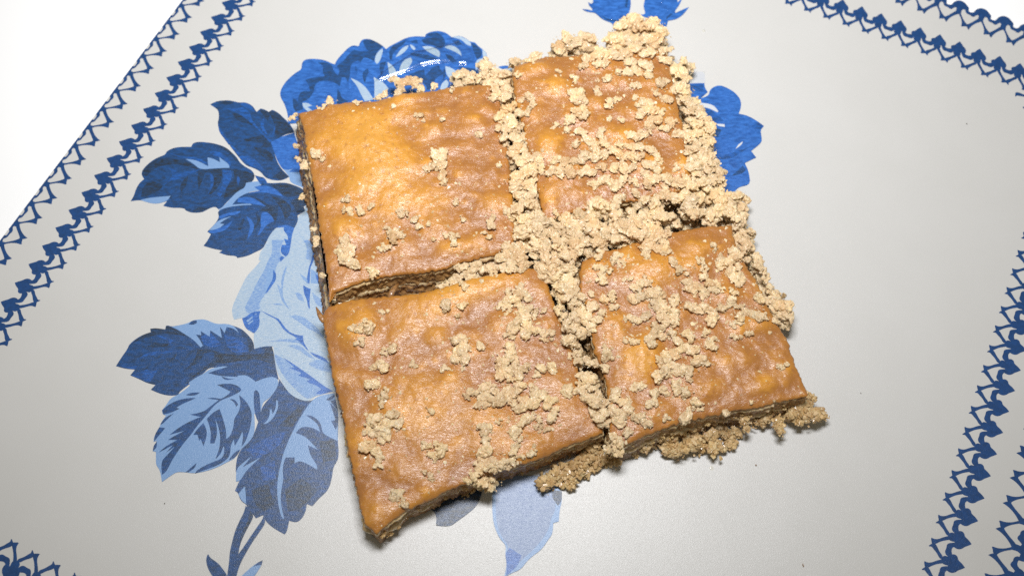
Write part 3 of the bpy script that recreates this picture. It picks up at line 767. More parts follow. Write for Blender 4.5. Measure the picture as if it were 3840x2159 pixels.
def make_square(key, label, top, right, bottom, left, puffs, flare, h, seed, tilt=(0, 0)):
    """top/right/bottom/left: crust edge in photograph pixels, each running clockwise as seen."""
    zc = h
    T, Rr, B, Lf = ([P(x, y, zc - 0.6)[:2] for x, y in s] for s in (top, right, bottom, left))
    T, Rr = resample(T, NS + 1), resample(Rr, NS + 1)
    B, Lf = resample(B[::-1], NS + 1), resample(Lf[::-1], NS + 1)      # B left->right, Lf top->bottom
    s = np.linspace(0, 1, NS + 1)
    S, TT = np.meshgrid(s, s)                                         # S along width, TT downwards
    c00, c10, c01, c11 = (T[0] + Lf[0]) / 2, (T[-1] + Rr[0]) / 2, (B[0] + Lf[-1]) / 2, (B[-1] + Rr[-1]) / 2
    XY = ((1 - TT)[..., None] * T[None] + TT[..., None] * B[None] + (1 - S)[..., None] * Lf[:, None] + S[..., None] * Rr[:, None]
          - ((1 - S) * (1 - TT))[..., None] * c00 - (S * (1 - TT))[..., None] * c10 - ((1 - S) * TT)[..., None] * c01 - (S * TT)[..., None] * c11)
    cen = XY.reshape(-1, 2).mean(0)
    size = np.linalg.norm(c10 - c00)
    # blisters: raised, and browned less than the hollows between them
    Z = np.full(S.shape, zc)
    tone = np.zeros(S.shape)
    for (px, py, rx, ry, ang, hh, tn) in puffs:
        c = P(px, py, zc)[:2]
        k = 0.0668
        a = math.radians(-ang)
        dx, dy = XY[..., 0] - c[0], XY[..., 1] - c[1]
        u = (dx * math.cos(a) + dy * math.sin(a)) / (rx * k)
        w = (-dx * math.sin(a) + dy * math.cos(a)) / (ry * k)
        r2 = u * u + w * w
        Z = Z + hh * np.exp(-np.clip(r2, 0, 9) ** 1.5 * 1.1) * (1 + 0.12 * np.sin(3 * u + 2 * w))
        tone = tone + tn * np.exp(-np.clip(r2, 0, 9) ** 1.7 * 1.0)
    brng = random.Random(int(seed))
    for _ in range(95):                              # the small blisters of a syrup-soaked sheet
        c = XY[brng.randrange(4, NS - 3), brng.randrange(4, NS - 3)]
        rr = brng.uniform(0.35, 1.0) ** 2 * 1.9 + 0.25
        d2 = ((XY[..., 0] - c[0]) ** 2 + ((XY[..., 1] - c[1]) * brng.uniform(.8, 1.3)) ** 2) / rr ** 2
        g = np.exp(-np.clip(d2, 0, 9) ** 1.4)
        Z = Z + brng.uniform(.05, .12) * rr ** .6 * g
        tone = tone + brng.uniform(.05, .42) * g
    edge = np.minimum(np.minimum(S, 1 - S), np.minimum(TT, 1 - TT)) * size
    wob = np.vectorize(lambda x, y: fbm(x, y, seed, 0.12, 4))(XY[..., 0], XY[..., 1])
    wrk = np.vectorize(lambda x, y: fbm(x, y, seed + 5, 0.75, 3))(XY[..., 0], XY[..., 1])
    Z = Z + 0.55 * wob + 0.07 * wrk + tilt[0] * (S - .5) + tilt[1] * (TT - .5)
    tone = tone + 0.25 * wob
    Z = Z - 0.45 * np.exp(-edge / 0.5) - 0.45 * np.exp(-edge / 3.0)
    tone = tone + 0.22 * np.exp(-edge / 1.0)
    # ragged rim
    n = NS + 1
    for i in range(n):
        for j in range(n):
            if edge[i, j] < 1.0:
                f = (1.0 - edge[i, j])
                d = XY[i, j] - cen
                d = d / max(np.linalg.norm(d), 1e-6)
                q = fbm(XY[i, j, 0], XY[i, j, 1], seed + 9, 0.9, 3)
                XY[i, j] = XY[i, j] + d * 0.45 * q * f
    V = [(XY[i, j, 0], XY[i, j, 1], Z[i, j]) for i in range(n) for j in range(n)]
    F = [(i * n + j, (i + 1) * n + j, (i + 1) * n + j + 1, i * n + j + 1) for i in range(NS) for j in range(NS)]
    ringi = [(0, j) for j in range(n)] + [(i, NS) for i in range(1, n)] + [(NS, j) for j in range(NS - 1, -1, -1)] + [(i, 0) for i in range(NS - 1, 0, -1)]
    ring = [i * n + j for i, j in ringi]
    tv = list(tone.reshape(-1))
    base = len(V)
    under = []
    for lev, (dz, ins) in enumerate(((0.40, 0.02), (0.60, 2.5))):
        for (i, j) in ringi:
            d = cen - XY[i, j]
            d = d / np.linalg.norm(d)
            q = XY[i, j] + d * ins
            V.append((q[0], q[1], Z[i, j] - dz))
            tv.append(0.35)
    m_ = len(ring)
    for k in range(m_):
        k2 = (k + 1) % m_
        F.append((ring[k], ring[k2], base + k2, base + k))
        F.append((base + k, base + k2, base + m_ + k2, base + m_ + k))
    root = empty("baklava_square", (cen[0], cen[1], 0.2), label, "baklava", "baklava squares cut from one slab")
    me = mesh_from("top_crust", V, F, MAT["crust"])
    # correct winding so the top faces up
    if me.polygons[0].normal.z < 0:
        me.flip_normals()
    a = me.attributes.new("tone", "FLOAT", "POINT")
    a.data.foreach_set("value", np.array(tv, np.float32))
    attach(link("top_crust", me), root)
    bv = BVHTree.FromPolygons([Vector(q) for q in V], F[:NS * NS])
    # outline for the layers below (clockwise ring, flare per side)
    rp = np.array([XY[i, j] for i, j in ringi])
    fl = []
    for (i, j) in ringi:
        u, w = j / NS, i / NS
        wt, wr, wb, wl = (max(0.0, 1 - 8 * q) for q in (w, 1 - u, 1 - w, u))
        sm = max(wt + wr + wb + wl, 1e-6)
        fl.append((wt * flare[0] + wr * flare[1] + wb * flare[2] + wl * flare[3]) / sm)
    fl = np.array(fl)
    k_ = np.ones(41) / 41
    fl = np.convolve(np.concatenate([fl[-20:], fl, fl[:20]]), k_, "valid")
    zr = np.array([Z[i, j] for i, j in ringi])
    zr = np.convolve(np.concatenate([zr[-20:], zr, zr[:20]]), k_, "valid")
    out = rp - cen
    out /= np.linalg.norm(out, axis=1)[:, None]
    nxt = np.roll(rp, -3, 0) - np.roll(rp, 3, 0)
    nrm = np.stack([nxt[:, 1], -nxt[:, 0]], 1)
    nrm /= np.linalg.norm(nrm, axis=1)[:, None]
    sg = np.sign((nrm * out).sum(1))[:, None]
    nrm = nrm * sg

    def layer(name, mat, f0, f1, rows, inset, amp, sc, sd, wave=0.0, fold=0.0):
        """One band of the cut side, from height share f0 to f1, with its own relief."""
        VV, FF = [], []
        mm = m_
        for r in range(rows + 2):
            t = r / (rows + 1)
            for k in range(mm):
                ztop = zr[k] - 0.55
                x, y = rp[k]
                wv = wave * (noise.noise(Vector((x * .14, y * .14, sd))) + .5 * noise.noise(Vector((x * .5, y * .5, sd))))
                z = ztop * (f0 + (f1 - f0) * t) + wv
                z = min(z, ztop)
                zf = min(max(z / ztop, 0), 1)
                off = -inset + fl[k] * (1 - zf) ** 1.2
                off += fold * noise.noise(Vector((x * .22, y * .22, sd + 9)))
                q = noise.noise(Vector((x * sc, y * sc, z * sc + sd)))
                q += 0.55 * noise.noise(Vector((x * sc * 2.3, y * sc * 2.3, z * sc * 2.3 + sd)))
                q += 0.30 * noise.noise(Vector((x * sc * 5.1, y * sc * 5.1, z * sc * 5.1 + sd)))
                pt = rp[k] + nrm[k] * (off + amp * q)
                if r in (0, rows + 1):
                    pt = pt - nrm[k] * 1.0
                VV.append((pt[0], pt[1], max(z, 0.25)))
        for r in range(rows + 1):
            for i in range(mm):
                j = (i + 1) % mm
                FF.append((r * mm + i, r * mm + j, (r + 1) * mm + j, (r + 1) * mm + i))
        me = mesh_from(name, VV, FF, mat)
        bm = bmesh.new()
        bm.from_mesh(me)
        bm.verts.ensure_lookup_table()
        bm.faces.new([bm.verts[(rows + 1) * mm + i] for i in range(mm)])
        bmesh.ops.recalc_face_normals(bm, faces=bm.faces[:])
        bm.to_mesh(me)
        bm.free()
        me.polygons.foreach_set("use_smooth", [True] * len(me.polygons))
        return attach(link(name, me), root)

    layer("bottom_crust", MAT["brown"], 0.0, 0.11, 3, 0.20, 0.22, 0.9, seed, 0.0, 0.3)
    layer("nut_filling", MAT["filling"], 0.08, 0.52, 14, 0.15, 0.62, 0.75, seed + 11)
    layer("nut_filling", MAT["filling"], 0.50, 0.97, 14, 0.18, 0.58, 0.8, seed + 31)
    layer("phyllo_sheet", MAT["phyllo"], 0.43, 0.57, 4, -0.05, 0.26, 0.6, seed + 23, 0.7, 1.0)
    layer("phyllo_sheet", MAT["phyllo"], 0.84, 0.975, 3, 0.02, 0.26, 0.7, seed + 41, 0.3, 0.8)
    CRUSTS[key] = (root, bv)
    return root


# (px, py, rx, ry, angle, height mm, gold)
make_square("bare", "barest baklava square, its golden top almost clear of crumbs",
    [(1118,424),(1180,408),(1240,392),(1300,384),(1399,378),(1480,362),(1519,352),(1628,337),(1703,326),(1802,316),(1862,324)],
    [(1862,324),(1876,380),(1890,450),(1902,540),(1914,650),(1922,760),(1928,850),(1924,926)],
    [(1924,926),(1889,940),(1797,966),(1727,983),(1678,1003),(1578,1022),(1509,1024),(1444,1035),(1379,1050),(1310,1072),(1250,1100),(1236,1132)],
    [(1236,1132),(1229,1043),(1219,969),(1200,869),(1188,770),(1181,720),(1164,646),(1150,572),(1142,497),(1118,424)],
    [(1390,680,190,330,8,0.2,.30),(1430,640,170,170,0,1.5,.62),(1330,500,190,110,15,.7,.62),(1440,430,160,70,-8,.6,.45),(1230,560,60,150,-80,.5,.35),(1623,487,42,34,0,.7,.5),(1519,368,70,30,-10,.7,.45),
     (1827,408,40,30,0,.5,.3),(1568,760,160,60,-10,.5,.5),(1872,760,70,50,-10,.8,.5),(1807,904,65,40,-15,.7,.45),(1628,854,55,70,10,.6,.4),(1310,870,60,60,0,.7,.4),
     (1690,560,60,40,0,.5,.15),(1750,640,50,40,30,.5,.1),(1780,470,60,50,0,.5,.12),(1660,700,60,40,0,.4,.1),(1480,930,90,40,-15,.5,.25),(1700,930,80,40,-15,.5,.35),(1360,990,60,35,-15,.4,.2),
     (1250,760,40,90,-80,.5,.25),(1840,650,40,60,10,.5,.1)],
    (1.2, 2.2, 2.4, 4.0), 10.6, 3.0)
make_square("heaped", "baklava square heaped with the most walnut crumbs",
    [(1921,282),(1931,249),(1976,234),(2041,214),(2125,212),(2210,200),(2300,186),(2400,180),(2500,196)],
    [(2500,196),(2512,258),(2530,340),(2548,430),(2570,520),(2590,610),(2600,690),(2590,716)],
    [(2590,716),(2520,722),(2440,738),(2340,756),(2245,776),(2165,788),(2096,810),(2040,832)],
    [(2040,832),(2026,760),(2012,690),(1990,600),(1968,527),(1960,467),(1934,388),(1926,330),(1921,282)],
    [(2061,540,55,75,10,1.3,.75),(2324,522,70,55,-20,1.2,.7),(2101,328,70,45,20,.8,.5),(2001,258,70,35,-15,.8,.5),(2225,383,40,30,0,.6,.4),(1985,420,40,90,-80,.6,.35),
     (2420,600,50,80,10,.8,.45),(2560,620,30,60,0,.5,.4),(2120,660,70,60,0,.6,.25),(2060,730,40,60,0,.5,.45),(2250,480,60,40,0,.5,.15),(2160,430,60,40,20,.6,.2),
     (2300,300,70,40,0,.6,.25),(2440,330,50,50,0,.6,.25),(2230,250,80,30,-5,.6,.45),(2350,420,50,40,0,.5,.2),(2480,470,40,50,0,.6,.35),(2200,720,90,30,-12,.5,.3)],
    (3.0, 3.2, 2.4, 2.4), 11.4, 13.0, (0.0, -0.6))
make_square("sharp", "baklava square with the sharp browned corner nearest the stem print",
    [(1210,1180),(1225,1150),(1280,1134),(1404,1114),(1529,1108),(1638,1090),(1752,1056),(1830,1038),(1897,1022),(1976,1004),(2026,1006)],
    [(2026,1006),(2038,1038),(2056,1078),(2076,1133),(2100,1197),(2145,1307),(2170,1391),(2200,1470),(2236,1539),(2262,1622)],
    [(2262,1622),(2214,1641),(2125,1671),(2025,1720),(1926,1750),(1827,1775),(1752,1810),(1677,1839),(1603,1879),(1528,1909),(1470,1950),(1412,2000)],
    [(1412,2000),(1366,1962),(1354,1912),(1330,1798),(1305,1688),(1290,1589),(1272,1500),(1248,1420),(1230,1317),(1217,1242),(1210,1180)],
    [(1802,1068,170,60,-14,1.4,.7),(1603,1167,160,85,-22,1.2,.7),(1638,1267,45,34,0,.7,.5),(1345,1217,75,105,-12,1.4,.62),(1598,1530,170,120,-10,1.3,.68),(1842,1604,110,90,0,.9,.5),
     (1420,1700,80,60,-30,.6,.35),(1500,1760,50,50,0,.7,.35),(1700,1700,120,50,-20,.6,.4),(1310,1420,40,120,-82,.6,.3),(2080,1560,90,60,-15,.8,.45),(2120,1450,60,60,0,.5,.3),(1900,1220,80,60,0,.6,.3),
     (2020,1090,50,50,0,.5,.25),(1480,1340,70,60,0,.5,.15),(1700,1420,60,50,10,.5,.2),(1960,1680,120,40,-18,.6,.4),(1450,1560,50,70,0,.4,.1),(1400,1880,40,60,20,.5,.35),(1340,1640,40,80,-80,.4,.35),
     (1560,1860,90,30,-25,.5,.35),(1780,1330,60,50,0,.4,.1)],
    (2.4, 1.8, 0.2, 0.6), 10.4, 29.0)
make_square("ragged", "baklava square whose ragged nut filling spills out at the near side",
    [(2172,1020),(2180,985),(2225,952),(2314,932),(2400,905),(2480,880),(2560,862),(2650,846),(2744,846)],
    [(2744,846),(2756,909),(2784,970),(2826,1038),(2862,1108),(2900,1192),(2950,1267),(2984,1366),(3014,1440),(3032,1484)],
    [(3032,1484),(3007,1488),(2908,1508),(2858,1522),(2759,1537),(2659,1560),(2560,1582),(2473,1611),(2423,1631),(2370,1656),(2344,1668)],
    [(2344,1668),(2290,1632),(2282,1560),(2274,1440),(2256,1366),(2228,1317),(2218,1242),(2210,1168),(2176,1100),(2172,1020)],
    [(2446,1022,120,75,-15,1.7,.75),(2237,1014,60,48,0,.9,.55),(2431,1330,50,100,5,1.2,.6),(2384,1347,60,100,-5,.9,.5),(2600,934,60,40,0,1.0,.5),(2605,998,48,36,0,.7,.4),(2809,1222,80,40,-10,.8,.45),
     (2858,1063,40,70,20,.7,.4),(2838,1450,50,28,-8,.7,.4),(2600,1480,90,36,-10,.6,.35),(2300,1230,50,60,0,.6,.3),(2640,1290,70,60,0,.6,.2),(2760,1330,60,60,0,.6,.2),(2930,1400,50,60,20,.6,.35),
     (2700,1120,70,50,0,.6,.25),(2520,1180,60,60,0,.5,.2),(2400,1130,60,50,0,.5,.25),(2320,1520,70,60,0,.6,.3),(2480,1540,70,40,-15,.6,.35),(2700,920,60,40,0,.6,.3),(2560,1400,70,50,0,.5,.15)],
    (2.6, 1.6, 1.6, 1.8), 10.8, 47.0)

# ------------------------------------------------------------------ walnut crumbs
GRAINS = []
_g = random.Random(11)
for k in range(36):                                  # broken bits of walnut: hulls of a few random points
    bm = bmesh.new()
    st = (_g.uniform(.75, 1.3), _g.uniform(.7, 1.1), _g.uniform(.55, 1.0))
    for _ in range(_g.randrange(9, 15)):
        v = Vector((_g.gauss(0, 1), _g.gauss(0, 1), _g.gauss(0, 1))).normalized() * _g.uniform(.8, 1.1)
        bm.verts.new((v.x * st[0], v.y * st[1], v.z * st[2]))
    r_ = bmesh.ops.convex_hull(bm, input=bm.verts[:])
    bmesh.ops.delete(bm, geom=[v for v in bm.verts if not v.link_faces], context="VERTS")
    bm.verts.index_update()
    GRAINS.append((np.array([v.co[:] for v in bm.verts]), [tuple(v.index for v in f.verts) for f in bm.faces]))
    bm.free()


def clump_mesh(dia, seed, rmin=0.20, rmax=0.58, high=0.43, halo=0.16):
    """A crumb: a few larger bits bound together by many small ones, flatter than wide, with a little dust round its foot."""
    r_ = random.Random(seed)
    R_ = dia / 2
    cores = [(r_.gauss(0, R_ * .36), r_.gauss(0, R_ * .36), R_ * r_.uniform(.34, .66)) for _ in range(r_.randrange(2, 5))]
    n = int(7 + 7.5 * dia ** 1.75)
    V, F, A = [], [], []

    def bit(c, rr, tone):
        gv, gf = GRAINS[r_.randrange(len(GRAINS))]
        m3 = np.array(Matrix.Rotation(r_.uniform(0, 6.283), 3, Vector((r_.gauss(0, 1), r_.gauss(0, 1), r_.gauss(0, 1)))))
        b = len(V)
        V.extend((gv @ m3.T) * rr + np.array(c))
        F.extend(tuple(b + i for i in f) for f in gf)
        A.extend([min(max(tone, 0), 1)] * len(gv))

    for (cx, cy, cr) in cores:
        bit((cx, cy, cr * high), cr * .9, r_.gauss(.55, .12))
        bit((cx + cr * r_.gauss(0, .35), cy + cr * r_.gauss(0, .35), cr * high * 1.2), cr * .62, r_.gauss(.6, .12))
    if dia > 2.2 and r_.random() < .14:                 # one plain piece of walnut among the crumbs
        cx, cy, cr = cores[0]
        bm = bmesh.new()
        bmesh.ops.create_icosphere(bm, subdivisions=2, radius=1.0)
        rr, b = dia * r_.uniform(.18, .25), len(V)
        for v in bm.verts:
            d_ = 1 + .30 * noise.noise(v.co * 1.3 + Vector((seed, 0, 0))) + .10 * noise.noise(v.co * 3.7 + Vector((0, seed, 0)))
            V.append(np.array(v.co) * rr * d_ * np.array([1.15, .8, .6]) + np.array([cx, cy, rr * .55]))
        bm.verts.index_update()
        F.extend(tuple(b + v.index for v in f.verts) for f in bm.faces)
        A.extend([r_.uniform(.62, .8)] * (len(V) - b))
        bm.free()
    for k in range(n):
        cx, cy, cr = r_.choice(cores)
        tone = r_.gauss(.52, .16) - (.32 if r_.random() < .05 else 0)
        if r_.random() < halo:
            a, d = r_.uniform(0, 6.283), R_ * r_.uniform(.6, 1.0)
            bit((d * math.cos(a), d * math.sin(a), r_.uniform(.05, .25)), min(rmin * r_.uniform(.6, 1.4), dia * .25), tone)
        else:
            q = np.array([r_.gauss(0, 1), r_.gauss(0, 1), abs(r_.gauss(0, 1))])
            q *= r_.uniform(.62, .95) / np.linalg.norm(q)
            rr = min(rmin + (rmax - rmin) * r_.random() ** 1.6, dia * .28)
            bit((cx + q[0] * cr, cy + q[1] * cr, (.25 + q[2]) * cr * 2 * high), rr, tone)
    V = np.array(V)
    V[:, :2] -= (V[:, :2].max(0) + V[:, :2].min(0)) / 2
    w = float((V[:, :2].max(0) - V[:, :2].min(0)).mean())
    return V, F, w, A


def grain_mesh(name, V, F, A, mat):
    me = mesh_from(name, V, F, mat, smooth=False)
    a = me.attributes.new("grain", "FLOAT", "POINT")
    a.data.foreach_set("value", np.array(A, np.float32))
    return me


CLASS = [(1.1, 8), (1.8, 9), (2.6, 11), (3.5, 11), (4.7, 8)]      # (width mm, variants)
BANK = []
for ci, (wid, kk) in enumerate(CLASS):
    for k in range(kk):
        V, F, dia, A = clump_mesh(wid, 100 * ci + k)
        BANK.append((ci, dia, V, F, grain_mesh("walnut_crumb", V, F, A, MAT["crumb"]), A))



def fuse(V, F, seed, voxel):
    """Press the bits of a crumb into one lump and roughen its skin."""
    me = bpy.data.meshes.new("bits")
    me.from_pydata([tuple(v) for v in V], [], F)
    o = bpy.data.objects.new("bits", me)
    col.objects.link(o)
    md = o.modifiers.new("fuse", "REMESH")
    md.mode, md.voxel_size = "VOXEL", voxel
    ev = o.evaluated_get(bpy.context.evaluated_depsgraph_get())
    em = ev.to_mesh()
    W = np.empty(len(em.vertices) * 3)
    em.vertices.foreach_get("co", W)
    W = W.reshape(-1, 3)
    Nn = np.empty(len(em.vertices) * 3)
    em.vertices.foreach_get("normal", Nn)
    Nn = Nn.reshape(-1, 3)
    F2 = [tuple(q.vertices) for q in em.polygons]
    ev.to_mesh_clear()
    bpy.data.objects.remove(o)
    bpy.data.meshes.remove(me)
    off = Vector((seed * 1.7, seed * .3, 0))
    d1 = np.array([noise.noise(Vector(v) * 2.0 + off) for v in W])
    d2 = np.array([noise.noise(Vector(v) * 4.4 - off) for v in W])
    W = W + Nn * (.10 * d1 + .09 * d2)[:, None]
    W[:, 2] -= np.percentile(W[:, 2], 2)
    A = np.clip(.50 + .40 * np.array([noise.noise(Vector(v) * 1.1 + off * 2) for v in W]) + .16 * d2, 0, 1)
    w = float((W[:, :2].max(0) - W[:, :2].min(0)).mean())
    return W, F2, w, list(A)


LUMPS = []
for ci, (wid, kk) in enumerate(CLASS):
    for k in range(kk):
        V, F, dia, A = clump_mesh(wid, 3000 + 100 * ci + k, rmin=.17)
        if ci:
            V, F, dia, A = fuse(V, F, 10 * ci + k, .135 if ci < 3 else .15)
        LUMPS.append((ci, dia, V, F, grain_mesh("walnut_crumb", V, F, A, MAT["crumb"]), A))

